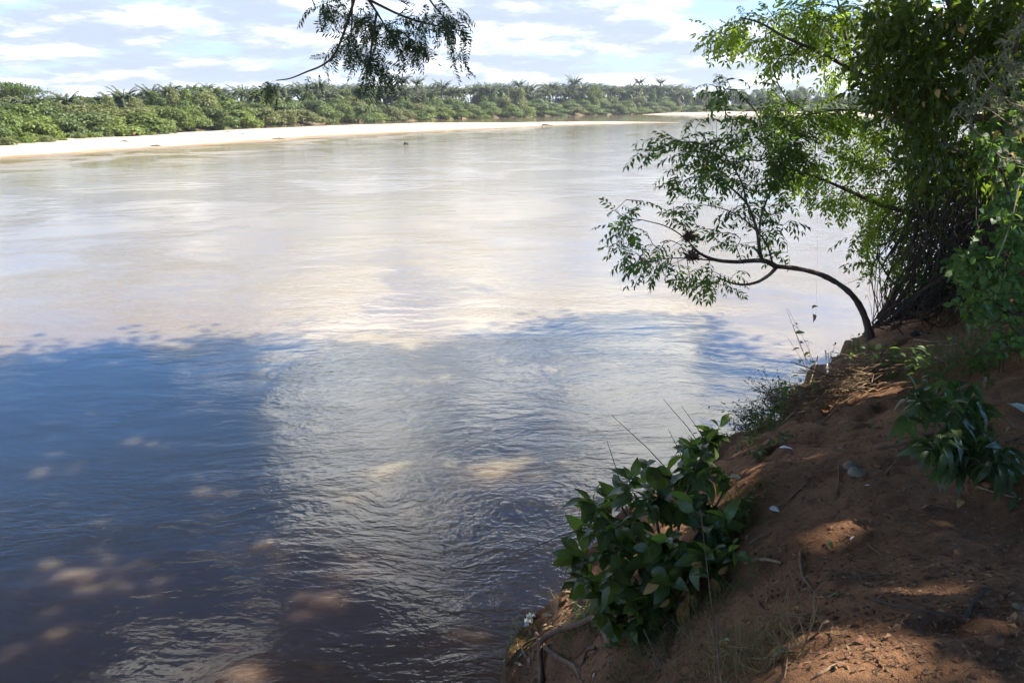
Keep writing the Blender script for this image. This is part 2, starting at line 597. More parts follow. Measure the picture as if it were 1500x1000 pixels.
M['far_soil'] = surf_mat('far_bank_soil', (0.09, 0.07, 0.035), (0.22, 0.15, 0.085), .25, bump=.5, bd=.2, c3=(0.07, 0.09, 0.03), coord='World')
M['gap_soil'] = surf_mat('bare_earth', (0.30, 0.18, 0.10), (0.45, 0.30, 0.19), .5, bump=.6, bd=.2, coord='World')

# muddy river water
m, t, out = new_mat('river_water')
pos = t.n('ShaderNodeNewGeometry').outputs['Position']
c1 = t.noise(pos, .05, 4, .6, .6)
col = t.mix(t.rng(c1, .35, .65), (0.215, 0.152, 0.076), (0.245, 0.190, 0.094))
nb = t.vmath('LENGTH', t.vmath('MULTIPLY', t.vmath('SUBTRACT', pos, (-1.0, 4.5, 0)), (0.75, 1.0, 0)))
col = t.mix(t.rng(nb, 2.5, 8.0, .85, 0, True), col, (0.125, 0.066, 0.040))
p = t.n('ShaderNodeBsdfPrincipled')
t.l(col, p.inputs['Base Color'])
p.inputs['IOR'].default_value = 1.333
p.inputs['Roughness'].default_value = 0.04
p.inputs['Subsurface Weight'].default_value = 1.0
p.inputs['Subsurface Radius'].default_value = (1.0, 0.75, 0.45)
p.inputs['Subsurface Scale'].default_value = 1.6
warp = t.noise(pos, .16, 3, .5)
wv = t.n('ShaderNodeVectorMath', operation='ADD')
t.l(pos, wv.inputs[0])
sc_ = t.n('ShaderNodeCombineXYZ')
t.l(t.math('MULTIPLY', warp, 2.2), sc_.inputs[0])
t.l(t.math('MULTIPLY', t.noise(pos, .21, 3, .5), 2.2), sc_.inputs[1])
t.l(sc_.outputs[0], wv.inputs[1])
wp = wv.outputs[0]
m1 = t.mapping(wp, (0.55, 1.25, 1), (0, 0, math.radians(-24)))
big = t.noise(m1, .8, 2, .5, .1)
med = t.noise(m1, 6.2, 3, .5, .35)
fin = t.noise(t.mapping(wp, (0.8, 1.3, 1), (0, 0, math.radians(18))), 13.0, 3, .5, .2)
patch = t.rng(t.noise(pos, .13, 4, .55, .8), .42, .60, .22, 1.0, True)
h = t.math('ADD', t.math('MULTIPLY', big, .50), t.math('MULTIPLY', t.math('MULTIPLY', med, patch), .30))
h = t.math('ADD', h, t.math('MULTIPLY', t.math('MULTIPLY', fin, patch), .12))
bp = t.n('ShaderNodeBump')
bp.inputs['Strength'].default_value = 1.0
bp.inputs['Distance'].default_value = 0.052
t.l(h, bp.inputs['Height'])
t.l(bp.outputs[0], p.inputs['Normal'])
t.l(p.outputs[0], out.inputs[0])
M['water'] = m

# ================================================================== THE SETTING
# ------------------------------------------------------------------ near bank: lip line and slope
LIPPX = [(725, 1090, 1.45), (748, 1000, 1.55), (762, 960, 1.6), (790, 915, 1.7), (822, 868, 1.85), (852, 832, 1.95), (910, 770, 2.1),
         (980, 700, 2.3), (1062, 648, 2.45), (1100, 632, 2.45), (1130, 605, 2.4), (1165, 565, 2.35), (1205, 530, 2.25), (1250, 500, 2.05),
         (1272, 480, 1.95), (1300, 462, 1.95)]
lip = np.array([atZ(*q) for q in LIPPX])
pre = np.array([[-2.2, 2.2, 1.3], [-4.0, -2.0, 1.3], [-6.0, -14.0, 1.3]])[::-1]
post = np.array([[7.9, 14.4, 1.8], [10.6, 17.6, 1.6], [17.0, 25.0, 1.4], [33.0, 44.0, 1.4], [60.0, 80.0, 1.4], [140.0, 140.0, 1.4]])
lip = np.concatenate([pre, lip, post])
CTRL = [(850, 1000, 2.15), (950, 1000, 2.6), (1050, 1000, 3.05), (1150, 1000, 3.3), (1300, 1000, 3.45), (1500, 1000, 3.5),
        (900, 900, 2.25), (980, 900, 2.6), (1060, 880, 2.95), (1100, 800, 3.0), (1050, 760, 2.75), (1300, 800, 3.3), (1500, 800, 3.4),
        (1100, 700, 2.85), (1200, 700, 3.05), (1350, 700, 3.2), (1500, 680, 3.35), (1160, 640, 2.75), (1230, 600, 2.85), (1250, 620, 2.98),
        (1300, 560, 2.85), (1400, 560, 3.05), (1500, 560, 3.35), (1300, 500, 2.5), (1360, 480, 2.55), (1400, 465, 2.6),
        (1450, 480, 2.9), (1500, 500, 3.35), (1210, 560, 2.5), (1240, 530, 2.45)]
ctrl = [atZ(*q) for q in CTRL]
ctrl += [np.array(q, float) for q in [(0.2, 0.3, 3.55), (1.5, 0.5, 3.55), (3, -2, 3.7), (-1.8, 0.5, 2.6), (-2.5, -3, 2.6), (6, 0, 4.0), (6, 4, 4.0),
                                      (8, 8, 4.1), (9, 14, 3.2), (12, 20, 3.2), (16, 8, 4.6), (16, -6, 4.6), (22, 24, 3.6), (1, -8, 3.7), (9, 11, 3.7), (7, 12, 2.9), (22, 0, 4.8)]]
ctrl = np.array(ctrl + list(lip[1:-3]))


def tps_fit(P, z, lam=0.02):
    n = len(P)
    d = np.linalg.norm(P[:, None] - P[None], axis=2)
    K = np.where(d > 0, d * d * np.log(d + 1e-9), 0) + lam * np.eye(n)
    A = np.zeros((n + 3, n + 3))
    A[:n, :n] = K
    A[:n, n] = 1
    A[:n, n + 1:] = P
    A[n, :n] = 1
    A[n + 1:, :n] = P.T
    return np.linalg.solve(A, np.concatenate([z, [0, 0, 0]]))


_w = tps_fit(ctrl[:, :2], ctrl[:, 2])


def tps(x, y):
    sh = x.shape
    x, y = x.ravel(), y.ravel()
    out_ = np.empty(len(x))
    for i in range(0, len(x), 20000):
        xx, yy = x[i:i + 20000], y[i:i + 20000]
        d = np.hypot(xx[:, None] - ctrl[:, 0], yy[:, None] - ctrl[:, 1])
        out_[i:i + 20000] = (d * d * np.log(d + 1e-9)) @ _w[:-3] + _w[-3] + _w[-2] * xx + _w[-1] * yy
    return out_.reshape(sh)


def lipdist(x, y):
    """signed distance to the lip (positive on land) and the lip's height there"""
    best = np.full(x.shape, 1e9)
    lz = np.zeros(x.shape)
    for a, b in zip(lip[:-1], lip[1:]):
        d = b[:2] - a[:2]
        L2 = d @ d
        t_ = np.clip(((x - a[0]) * d[0] + (y - a[1]) * d[1]) / L2, 0, 1)
        dd = np.hypot(x - a[0] - t_ * d[0], y - a[1] - t_ * d[1])
        u = dd < best
        best = np.where(u, dd, best)
        lz = np.where(u, a[2] + t_ * (b[2] - a[2]), lz)
    poly = np.concatenate([lip[:, :2], [[400, 140], [400, -60], [-6, -60]]])
    ins = np.zeros(x.shape, bool)
    for (x1, y1), (x2, y2) in zip(poly, np.roll(poly, -1, 0)):
        c_ = ((y1 > y) != (y2 > y))
        with np.errstate(divide='ignore', invalid='ignore'):
            xi = (x2 - x1) * (y - y1) / (y2 - y1 + 1e-12) + x1
        ins ^= c_ & (x < xi)
    return np.where(ins, best, -best), lz


def ground(x, y, detail=True):
    x, y = np.asarray(x, float), np.asarray(y, float)
    sh = x.shape
    x, y = np.atleast_1d(x), np.atleast_1d(y)
    wx = x + .25 * fbm(x * 1.7, y * 1.7, 3)
    wy = y + .25 * fbm(x * 1.7 + 40, y * 1.7, 3)
    sd, lz = lipdist(wx, wy)
    land = np.minimum(tps(x, y), 5.0)
    far = np.clip((np.hypot(x - 5, y - 6) - 18) / 14, 0, 1)
    land = land * (1 - far) + 3.2 * far
    k = np.clip(sd / 0.35, 0, 1)
    z = np.where(sd > 0, lz + (land - lz) * k * k * (3 - 2 * k), lz + sd * (6.5 + 5 * fbm(x * 2, y * 2, 2)) - 0.1 * np.clip(-sd * 6, 0, 1))
    if detail:
        amp = np.clip(1 + sd * .2, .4, 1.0)
        z = z + amp * (0.08 * fbm(x * .9 + 3, y * .9, 4) + 0.042 * fbm(x * 3.1, y * 3.1 + 7, 4, .55) + 0.026 * fbm(x * 9, y * 9, 4, .62))
        rill = np.abs(fbm(x * 1.6 + y * .5, y * .9 - x * .7, 3))
        z = z - 0.10 * np.clip(1 - rill / .09, 0, 1) * np.clip(1 - np.abs(sd - .7) / .9, 0, 1)
    z = np.maximum(z, -1.2)
    return float(z[0]) if sh == () else z.reshape(sh)


def G(px, py, lift=0.0):
    """where the ray through a picture point meets the near bank"""
    Y = np.linspace(1.2, 24, 900)
    P = atY(np.full_like(Y, px), np.full_like(Y, py), Y)
    g = ground(P[:, 0], P[:, 1])
    k = np.argmax(P[:, 2] < g)
    q = P[k].copy()
    q[2] = g[k] + lift
    return q


def grid_axis(parts):
    out_ = []
    for a, b, st in parts:
        out_.append(np.arange(a, b - 1e-6, st))
    out_.append([parts[-1][1]])
    return np.concatenate(out_)


gx = grid_axis([(-8, -2, .3), (-2, 5.2, .028), (5.2, 8.0, .06), (8, 30, .4), (30, 160, 5)])
gy = grid_axis([(-22, 0.6, .5), (.6, 6.5, .028), (6.5, 13.5, .05), (13.5, 32, .4), (32, 160, 5)])
GX, GY = np.meshgrid(gx, gy, indexing='xy')
GZ = ground(GX, GY)
nx, ny = len(gx), len(gy)
ii, jj = np.meshgrid(np.arange(ny - 1), np.arange(nx - 1), indexing='ij')
ii, jj = ii.ravel(), jj.ravel()
Q = np.stack([ii * nx + jj, ii * nx + jj + 1, (ii + 1) * nx + jj + 1, (ii + 1) * nx + jj], 1)
V = np.stack([GX.ravel(), GY.ravel(), GZ.ravel()], 1)
keep = ~(V[Q, 2] <= -1.19).all(1)
me = npmesh('river_bank', V, Q[keep], None, M['soil'], None, True)
tag(link('river_bank', me), 'steep red earth river bank worn into a footpath', None, None, 'structure')

# ------------------------------------------------------------------ water
xs = np.array([-6000, -1500, -400, -100, 0, 100, 400, 1500, 6000.])
ys = np.array([-60, 0, 60, 150, 400, 900, 2000, 5000.])
XX, YY = np.meshgrid(xs, ys)
ii, jj = np.meshgrid(np.arange(len(ys) - 1), np.arange(len(xs) - 1), indexing='ij')
ii, jj = ii.ravel(), jj.ravel()
n_ = len(xs)
Q = np.stack([ii * n_ + jj, ii * n_ + jj + 1, (ii + 1) * n_ + jj + 1, (ii + 1) * n_ + jj], 1)
me = npmesh('river_water', np.stack([XX.ravel(), YY.ravel(), 0 * XX.ravel()], 1), Q, None, M['water'])
tag(link('river_water', me), 'wide muddy river reflecting blue sky and white clouds', None, None, 'structure')

# ------------------------------------------------------------------ far shore terrain
SHORE = [(-700, 300), (-250, 237), (0, 213), (100, 206), (200, 200), (300, 192), (400, 186), (500, 180.5), (600, 177), (700, 173.5), (800, 170.5), (900, 168),
         (960, 167), (1100, 166.5), (1300, 166.5), (1500, 167), (2200, 169)]
shore = np.array([atZ(a, b, 0) for a, b in SHORE])
u = np.linspace(0, len(shore) - 1, 260)
sx = np.interp(u, np.arange(len(shore)), shore[:, 0]) + 0
sy = np.interp(u, np.arange(len(shore)), shore[:, 1])
sy = sy * (1 + .012 * fbm(u * 2.1, u * 0, 3))
offs = np.array([-3, 0, .8, 2.5, 6, 14, 30, 70, 200, 700, 3000.])
hts = np.array([-.6, -.02, .15, .4, .8, 1.5, 2.0, 3.0, 3.5, 4, 4.])
rad = np.stack([sx, sy], 1)
rn = rad / np.linalg.norm(rad, axis=1)[:, None]
V = []
for o_, h_ in zip(offs, hts):
    p_ = rad + rn * o_
    hz_ = h_ + (0.35 * fbm(p_[:, 0] * .12, p_[:, 1] * .12, 4) if 0 < o_ < 100 else 0)
    V.append(np.stack([p_[:, 0], p_[:, 1], np.zeros(len(p_)) + hz_], 1))
V = np.concatenate(V)
n_ = len(u)
ii, jj = np.meshgrid(np.arange(len(offs) - 1), np.arange(n_ - 1), indexing='ij')
ii, jj = ii.ravel(), jj.ravel()
Q = np.stack([ii * n_ + jj, ii * n_ + jj + 1, (ii + 1) * n_ + jj + 1, (ii + 1) * n_ + jj], 1)
tag(link('far_bank', npmesh('far_bank', V, Q, None, M['far_soil'], None, True)), 'low earth bank along the far shore', None, None, 'structure')


def shore_at(px):
    """shore position and its distance for a picture column"""
    pxs = [q[0] for q in SHORE]
    py = np.interp(px, pxs, [q[1] for q in SHORE])
    return atZ(px, py, 0)


def strip_mesh(name, front, back, hmax, mat, nu=160, nv=26, label=''):
    f_ = np.array([atZ(a, b, 0) for a, b in front])
    b_ = np.array([atZ(a, b, 0) for a, b in back])
    uu = np.linspace(0, 1, nu)
    tf = np.linspace(0, 1, len(f_))
    tb = np.linspace(0, 1, len(b_))
    vv = np.linspace(0, 1, nv)
    V_ = np.zeros((nu, nv, 3))
    for k in range(2):
        a_ = np.interp(uu, tf, f_[:, k])
        c_ = np.interp(uu, tb, b_[:, k])
        V_[:, :, k] = a_[:, None] * (1 - vv) + c_[:, None] * vv
    x_, y_ = V_[..., 0], V_[..., 1]
    y_ += (np.sin(x_ * .11) * .8 + fbm(x_ * .1, y_ * .02, 3) * 3) * (1 - vv)[None] * np.clip((y_ - 60) / 60, .2, 1)
    ends = np.clip((1 - uu) / .25, 0, 1)[:, None] ** .6
    z_ = hmax * (np.sin(np.pi * np.clip(vv, 0, 1)) ** .55)[None] * ends * (.75 + .6 * fbm(x_ * .06, y_ * .06, 4))
    z_ -= .04
    z_[:, 0] = z_[:, -1] = -.15
    V_[..., 2] = z_
    i_, j_ = np.meshgrid(np.arange(nu - 1), np.arange(nv - 1), indexing='ij')
    i_, j_ = i_.ravel(), j_.ravel()
    Q_ = np.stack([i_ * nv + j_, (i_ + 1) * nv + j_, (i_ + 1) * nv + j_ + 1, i_ * nv + j_ + 1], 1)
    return tag(link(name, npmesh(name, V_.reshape(-1, 3), Q_, None, mat, None, True)), label, None, None, 'structure')


strip_mesh('sandbar', [(-300, 256), (0, 232), (125, 225), (250, 216.5), (375, 209), (500, 200), (625, 193), (750, 187), (850, 183), (1000, 179.6)],
           [(-300, 235), (0, 208), (125, 200), (250, 196), (375, 188.5), (500, 184), (625, 180), (750, 180), (850, 178.2), (1000, 179)],
           .62, M['sand'], 200, 30, 'long white sandbar with a wet tan edge')
strip_mesh('sand_spit', [(1500, 170), (1300, 170), (1180, 169.5), (1080, 169.3), (1000, 169.2), (940, 168.6)][::-1][::-1],
           [(1500, 165), (1300, 165), (1180, 165), (1080, 165.5), (1000, 166.3), (940, 167.6)], 1.3, M['sand'], 120, 12, 'low pale spit below the far shrubs')

# ------------------------------------------------------------------ far trees
def crown_tmpl(seed, nl=9, nq=2600, flat=1.0, q=.055, skirt=.0):
    """lumpy crown, unit radius about 1 wide, 0..1 tall: many leaf clumps on overlapping lobes"""
    r = np.random.default_rng(seed)
    mb = MB()
    lobes = []
    for k in range(nl):
        a = r.uniform(0, 2 * math.pi)
        zz_ = r.uniform(.12, .8)
        rr = (1 - zz_ * .75) * r.uniform(.35, .75)
        lobes.append((math.cos(a) * rr, math.sin(a) * rr, zz_, r.uniform(.26, .42)))
    lobes.append((0, 0, .7, .34))
    V_, N_ = [], []
    per = nq // len(lobes)
    for (x_, y_, z_, s_) in lobes:
        d = r.normal(0, 1, (per, 3))
        d /= np.linalg.norm(d, axis=1)[:, None]
        d[:, 2] = np.where(d[:, 2] < -.45, -d[:, 2], d[:, 2])
        lump = 1 + .22 * np.sin(d[:, 0] * 7 + x_ * 9) * np.sin(d[:, 1] * 6 + z_ * 5) + .1 * np.sin(d[:, 2] * 13 + d[:, 0] * 9)
        rad_ = s_ * lump * (1 - .35 * r.random(per) ** 2)
        V_.append(np.array([x_, y_, z_]) + d * rad_[:, None] * [1.05, 1.05, .72 * flat])
        N_.append(d)
    P_, N_ = np.concatenate(V_), np.concatenate(N_)
    nrm = N_ + r.normal(0, .45, N_.shape) + [0, 0, .35]
    tdir = np.cross(nrm, r.normal(0, 1, nrm.shape))
    Mx = frames(tdir, nrm, .2)
    t_ = leaf_blade(q * 1.5, q, .15, .2, 1)
    tv = np.array([[0, 0, 0], [q * .6, q * .55, 0.01], [q * 1.6, 0, -.01], [q * .7, -q * .5, .01]])
    mb.scatter((tv, np.array([[0, 1, 2, 3]]), np.zeros((4, 2))), Mx, P_, r.uniform(.6, 1.5, len(P_)))
    P2 = np.concatenate(mb.V)
    P2[:, 2] = np.maximum(P2[:, 2], 0)
    me_ = npmesh('crown', P2, np.concatenate(mb.Q))
    return me_


crowns = [crown_tmpl(100 + i, 8 + i % 4, 3000, 1.0 if i % 3 else .8) for i in range(8)]
low_crowns = [crown_tmpl(200 + i, 12, 2600, .7) for i in range(4)]


def trunk_mesh(seed, r0=.05):
    r = np.random.default_rng(seed)
    mb = MB()
    top = np.array([r.uniform(-.15, .15), r.uniform(-.1, .1), .55])
    mb.tube([[0, 0, -.1], top * .35, top * .7, top], [r0, r0 * .8, r0 * .6, r0 * .3], 5)
    for k in range(5):
        a = r.uniform(0, 6.28)
        e = top * .8 + [math.cos(a) * .5, math.sin(a) * .5, r.uniform(.05, .3)]
        mb.tube([top * (.25 + .12 * k), (top + e) / 2, e], [r0 * .5, r0 * .3, r0 * .12], 4)
    return mb.mesh('trunk', M['far_trunk'])


trunks = [trunk_mesh(s_) for s_ in range(4)]
_matted = {}


def with_mat(me_, mat):
    k = (me_.name, mat.name)
    if k not in _matted:
        c_ = me_.copy()
        c_.materials.clear()
        c_.materials.append(mat)
        _matted[k] = c_
    return _matted[k]


def top_z(px, py, P):
    """height at point P's distance that shows at picture row py"""
    r = ray(px, py)
    return H + r[2] * (P[1] / r[1])


def far_tree(px, back, top, wpx, mk, label, group, name='riverside_tree', lowc=False, trunk=True, base_lift=0.0, hfrac=1.0, cat='tree', P=None):
    P = shore_at(px) if P is None else P
    d = np.linalg.norm(P[:2])
    P = np.array([P[0] * (1 + back / d), P[1] * (1 + back / d), 0])
    zb = np.interp(back, offs, hts) if back > 0 else 0.1
    zb += base_lift
    ht = max(1.0, top_z(px, top, P) - zb)
    wid = wpx * np.linalg.norm(P[:2]) / F
    o = thing(name, label, cat, (P[0], P[1], zb - .15), group, rng.uniform(0, 6.28))
    cm = (low_crowns if lowc else crowns)[rng.integers(4 if lowc else 8)]
    c_ = link('crown', with_mat(cm, M['far%d' % mk]), o)
    zc = ht * (1 - hfrac)
    c_.location = (0, 0, zc)
    s_ = wid / 1.9
    c_.scale = (s_, s_ * rng.uniform(.85, 1.1), (ht - zc) / .97)
    if trunk:
        tr_ = link('trunk', trunks[rng.integers(4)], o)
        tr_.scale = (s_, s_, ht / .9)
    return o


RB = 'broadleaf trees in the row along the far shore'
topline_x = [-60, 0, 60, 110, 150, 200, 260, 300, 340, 420, 480, 520, 600, 700, 780, 860, 940, 1010]
topline_y = [163, 160, 158, 156, 160, 153, 145, 141, 147, 148, 144, 149, 151, 149, 146, 148, 146, 148]
def zone(px):
    for lim, ph in ((60, 'at the bend by the flat topped tree'), (170, 'above the wide end of the sandbar'), (300, 'behind the wide part of the sandbar'), (440, 'across the channel from mid sandbar'),
                    (560, 'beyond the hanging bough'), (660, 'by the bare pinkish slump'), (780, 'behind the tapering end of the sandbar'), (880, 'near the bare earth slope'), (980, 'at the start of the spit')):
        if px < lim:
            return ph
    return 'behind the leaning tree'


k = 0
px = -70.0
while px < 965:
    tw = np.interp(px, [0, 300, 600, 960], [62, 50, 34, 26]) * rng.uniform(.8, 1.25)
    top = np.interp(px, topline_x, topline_y) + rng.uniform(-8, 5)
    base = np.interp(px, [q[0] for q in SHORE], [q[1] for q in SHORE])
    far_tree(px, rng.uniform(-.5, 1.5), top + 6 + .12 * (base - top), tw * 1.5, [0, 1, 3, 0, 2][rng.integers(5)],
             'bushy green tree at the far water edge ' + zone(px), 'bushy trees at the far water edge ' + zone(px), lowc=rng.random() < .3, hfrac=1.0)
    far_tree(px + tw * .45, rng.uniform(7, 13), top, tw * 1.5, [0, 1, 2, 1][rng.integers(4)],
             'rounded tree rising over the water edge bushes ' + zone(px), 'second row trees ' + zone(px), hfrac=.85)
    far_tree(px + tw * .2, rng.uniform(24, 34), top + rng.uniform(-13, -2), tw * 1.6, [1, 2, 1][rng.integers(3)],
             'dull green tree among the far palms ' + zone(px), 'trees among the palms ' + zone(px), hfrac=.97)
    px += tw * .70
for i in range(34):
    px = rng.uniform(-30, 960)
    tw = np.interp(px, [0, 300, 600, 960], [34, 30, 22, 17]) * rng.uniform(.7, 1.2)
    top = np.interp(px, topline_x, topline_y) - rng.uniform(4, 20)
    far_tree(px, rng.uniform(10, 24), top, tw, [2, 1, 3, 0][i % 4], 'narrow taller tree breaking the tree line ' + zone(px), 'taller trees ' + zone(px), hfrac=rng.uniform(.5, .8))
# right-hand wood beyond the spit
for i in range(46):
    px = 960 + i * 12 + rng.uniform(-4, 4)
    top = np.interp(px, [950, 1010, 1080, 1115, 1150, 1185, 1230, 1300, 1500], [128, 127, 131, 124, 121, 124, 134, 137, 135]) + rng.uniform(-2, 5)
    far_tree(px, rng.uniform(14, 50), top + (i % 3) * 5, 30, [1, 0, 2, 1][i % 4], 'distant tree in the wood behind the low shrubs of the spit', 'trees in the wood behind the spit', hfrac=.95)
for i in range(50):
    px = 950 + i * 9.5 + rng.uniform(-3, 3)
    far_tree(px, rng.uniform(-3, 5), np.interp(px, [945, 980, 1100, 1400], [158, 155, 152, 150]) + rng.uniform(-2, 4), 24, [3, 0, 2][i % 3],
             'low yellow green shrub on the pale spit of the far shore', 'shrubs growing on the far spit', name='shrub', lowc=True, trunk=False, base_lift=.8, cat='shrub')
# low bushes standing on the left end of the sandbar
for i, (bx_, by_, bt_, bw_) in enumerate([(-30, 217, 198, 50), (12, 215, 199, 34), (40, 212, 196, 38), (70, 211, 197, 34), (92, 209, 200, 22), (118, 205.5, 193, 26), (140, 204, 192, 30), (160, 202, 196, 20), (222, 198.5, 193, 14)]):
    P = atZ(bx_, by_, 0.25)
    lab = 'low olive green bush standing on the white sand at the wide end of the sandbar'
    if i == 8:
        lab = 'tiny lone green bush on the sandbar edge by the channel'
    o = far_tree(bx_, 0.1, bt_, bw_, [3, 2][i % 2], lab, None if i == 8 else 'bushes on the wide end of the sandbar', name='bush', lowc=True, trunk=False, cat='bush', P=P)

# ---- palms
def frond_tmpl(L, droop, rise, seed, dens=17):
    """one arching palm frond as a plumed double row of leaflets"""
    r = np.random.default_rng(seed)
    mb = MB()
    ts = np.linspace(0, 1, 7)
    rp = np.stack([L * ts * (1 - .25 * droop * ts), 0 * ts, L * (rise * ts - droop * ts ** 2.2)], 1)
    mb.tube(rp, np.linspace(.045, .012, 7), 3, cap=False)
    for k in range(dens):
        t_ = .18 + .8 * k / dens
        p_ = np.array([np.interp(t_, ts, rp[:, j]) for j in range(3)])
        q_ = np.array([np.interp(min(1, t_ + .08), ts, rp[:, j]) for j in range(3)])
        tg = (q_ - p_) / (np.linalg.norm(q_ - p_) + 1e-9)
        for sg in (1, -1):
            ll_ = L * .20 * (1.15 - t_ * .7) * r.uniform(.8, 1.15)
            d = tg * .75 + np.array([0, sg * .8, -.28 + r.uniform(-.2, .1)])
            d /= np.linalg.norm(d)
            sd_ = np.cross(d, [0, 0, 1]) * L * .075
            e = p_ + d * ll_ + [0, 0, -.12 * ll_]
            mb.add([p_ - sd_, p_ + sd_, p_ * .3 + e * .7 + sd_, e, ], [(0, 1, 2, 3)])
    return np.concatenate(mb.V), np.concatenate(mb.Q), np.concatenate(mb.U)


fr_t = [frond_tmpl(1.0, dr, rs, i) for i, (dr, rs) in enumerate([(.50, 1.05), (.65, .98), (.85, .9), (1.0, .7), (.95, .3), (.40, 1.15)])]
frond_meshes = [npmesh('frond', v, q_, None, M['palm'], u_) for v, q_, u_ in fr_t]


def frond_set(seed, n):
    r = np.random.default_rng(seed)
    out_ = []
    for k in range(n):
        f_ = k / n
        out_.append((int(min(5, [5, 5, 0, 0, 1, 2, 3][int(f_ * 7)])), k * 2.4 + r.uniform(-.2, .2), r.uniform(.8, 1.1)))
    return out_


palm_crowns = []
for i in range(7):
    mb = MB()
    for ti, a, s_ in frond_set(i, 20):
        R_ = np.array([[math.cos(a), -math.sin(a), 0], [math.sin(a), math.cos(a), 0], [0, 0, 1]])
        mb.scatter(fr_t[ti], R_[None], np.zeros((1, 3)), np.array([s_]))
    palm_crowns.append(mb.mesh('crown', M['palm']))
mb = MB()
mb.tube([[0, 0, -.05], [.01, 0, .3], [.02, .01, .7], [.02, .01, 1.0]], [.034, .028, .028, .036], 6, .08)
palm_trunk = mb.mesh('trunk', M['palm_trunk'])


def palm(px, back, top, fpx, label, group, detailed=False, seed=0):
    P = shore_at(px)
    d = np.linalg.norm(P[:2])
    P = P * (1 + back / d)
    zb = np.interp(back, offs, hts)
    zt = top_z(px, top, P) - zb
    fl = fpx * np.linalg.norm(P[:2]) / F
    ht = max(1.2, zt - fl * .72)
    o = thing('palm_tree', label, 'palm tree', (P[0], P[1], zb - .1), group, rng.uniform(0, 6.28))
    tr_ = link('trunk', palm_trunk, o)
    tr_.scale = (min(12, ht) * .9, min(12, ht) * .9, ht)
    if detailed:
        for ti, a, s_ in frond_set(seed + 40, 20):
            f_ = link('frond', frond_meshes[ti], o, (.02 * ht, .01 * ht, ht))
            f_.rotation_euler = (0, 0, a)
            f_.scale = (s_ * fl,) * 3
    else:
        c_ = link('crown', palm_crowns[seed % 7], o, (.02 * ht, .01 * ht, ht))
        c_.scale = (fl,) * 3
    return o


marks = [(187, 127, 17, 'spreading palm crown standing clear above the bushes between two thin-trunked neighbours'),
         (165, 138, 14, 'dark palm whose crown shows just above the bushes, beside a pale bare treelet'),
         (228, 124, 15, 'first palm of a close row rising over a rounded bright green tree'),
         (253, 122, 15, 'second palm of the close row rising over a rounded bright green tree'),
         (272, 125, 12, 'third palm of the close row rising over a rounded bright green tree'),
         (288, 122, 8, 'small headed thin palm just beyond a close row of three palms'),
         (312, 121, 9, 'lone thin palm poking over the olive treetops past the close row'),
         (472, 116, 12, 'palm standing a little above the crowded palms behind the drooping twig tip'),
         (590, 108, 14, 'tall palm rising beside the tip of the overhanging bough'),
         (612, 112, 11, 'tall lone palm with a round head just past the overhanging bough'),
         (648, 117, 13, 'dark headed palm standing over a thicket of pale palm crowns'),
         (760, 116, 10, 'ragged palm with upright spear above the olive tree'),
         (840, 111, 12, 'tallest lone palm with a ragged drooping head on the far skyline'),
         (935, 113, 9, 'thin palm with wispy fronds standing alone above the far treetops'),
         (965, 114, 8, 'thin palm with a compact round head standing alone above the far treetops'),
         (20, 146, 20, 'wide palm spreading below the flat topped tree'), (52, 139, 19, 'pale green palm in front of the flat topped tree'),
         (92, 142, 18, 'palm leaning its fronds over the bushes at the far bend'), (106, 134, 15, 'pale yellow topped palm between dark fronds')]
for i, (px, top, fp, lab) in enumerate(marks):
    palm(px, 22 + (i % 3) * 5, top, fp * 1.35, lab, None, True, i)
for i in range(270):
    px = rng.uniform(290, 1010) if i > 42 else rng.uniform(-40, 300)
    back = rng.uniform(18, 75)
    tl = np.interp(px, [-40, 60, 130, 200, 300, 360, 470, 560, 700, 850, 1000, 1100], [146, 139, 144, 136, 131, 128, 124, 125, 125, 124, 126, 130])
    depthk = (back - 18) / 57
    palm(px, back, tl - 4 + rng.uniform(0, 14) * (1 - .6 * depthk), np.interp(px, [0, 300, 500, 700, 1000], [25, 21, 20, 17, 14]) * rng.uniform(.8, 1.15),
         'stocky palm in the crowded grove ' + zone(px), 'crowded palms ' + zone(px), False, i)

# flat-topped tree at far left, bare treelets, pale bank scars
def flat_tree(px, top, wpx, label):
    P = shore_at(px)
    d = np.linalg.norm(P[:2])
    P = P * (1 + 34 / d)
    ht = top_z(px, top, P) - 1.5
    wid = wpx * np.linalg.norm(P[:2]) / F
    o = thing('flat_topped_tree', label, 'tree', (P[0], P[1], 1.4))
    mb = MB()
    mb.tube([[0, 0, 0], [.2, 0, ht * .4], [.1, .2, ht * .7]], [.35, .25, .2], 6)
    lb = MB()
    for k in range(11):
        a = k * 2.4
        rr = wid * .5 * (.25 + .75 * ((k * 7) % 11) / 11)
        c_ = np.array([math.cos(a) * rr * .9, math.sin(a) * rr * .6, ht * (.70 + .29 * ((k * 5) % 11) / 11)])
        mb.tube([[.1, .2, ht * .55], [c_[0] * .5, c_[1] * .5, ht * .78], c_], [.14, .09, .03], 4)
        n = 420
        d_ = rng.normal(0, 1, (n, 3)) * [wid * .14, wid * .14, ht * .03]
        fm = frames(rng.normal(0, 1, (n, 3)), np.tile([0, 0, 1.0], (n, 1)), .5)
        tv = np.array([[0, 0, 0], [.12, .1, 0], [.3, 0, 0], [.12, -.1, 0]])
        lb.scatter((tv, np.array([[0, 1, 2, 3]]), np.zeros((4, 2))), fm, c_ + d_, rng.uniform(.7, 1.3, n))
    mb.obj('trunk', M['far_trunk'], o, True)
    lb.obj('crown', M['far1'], o)


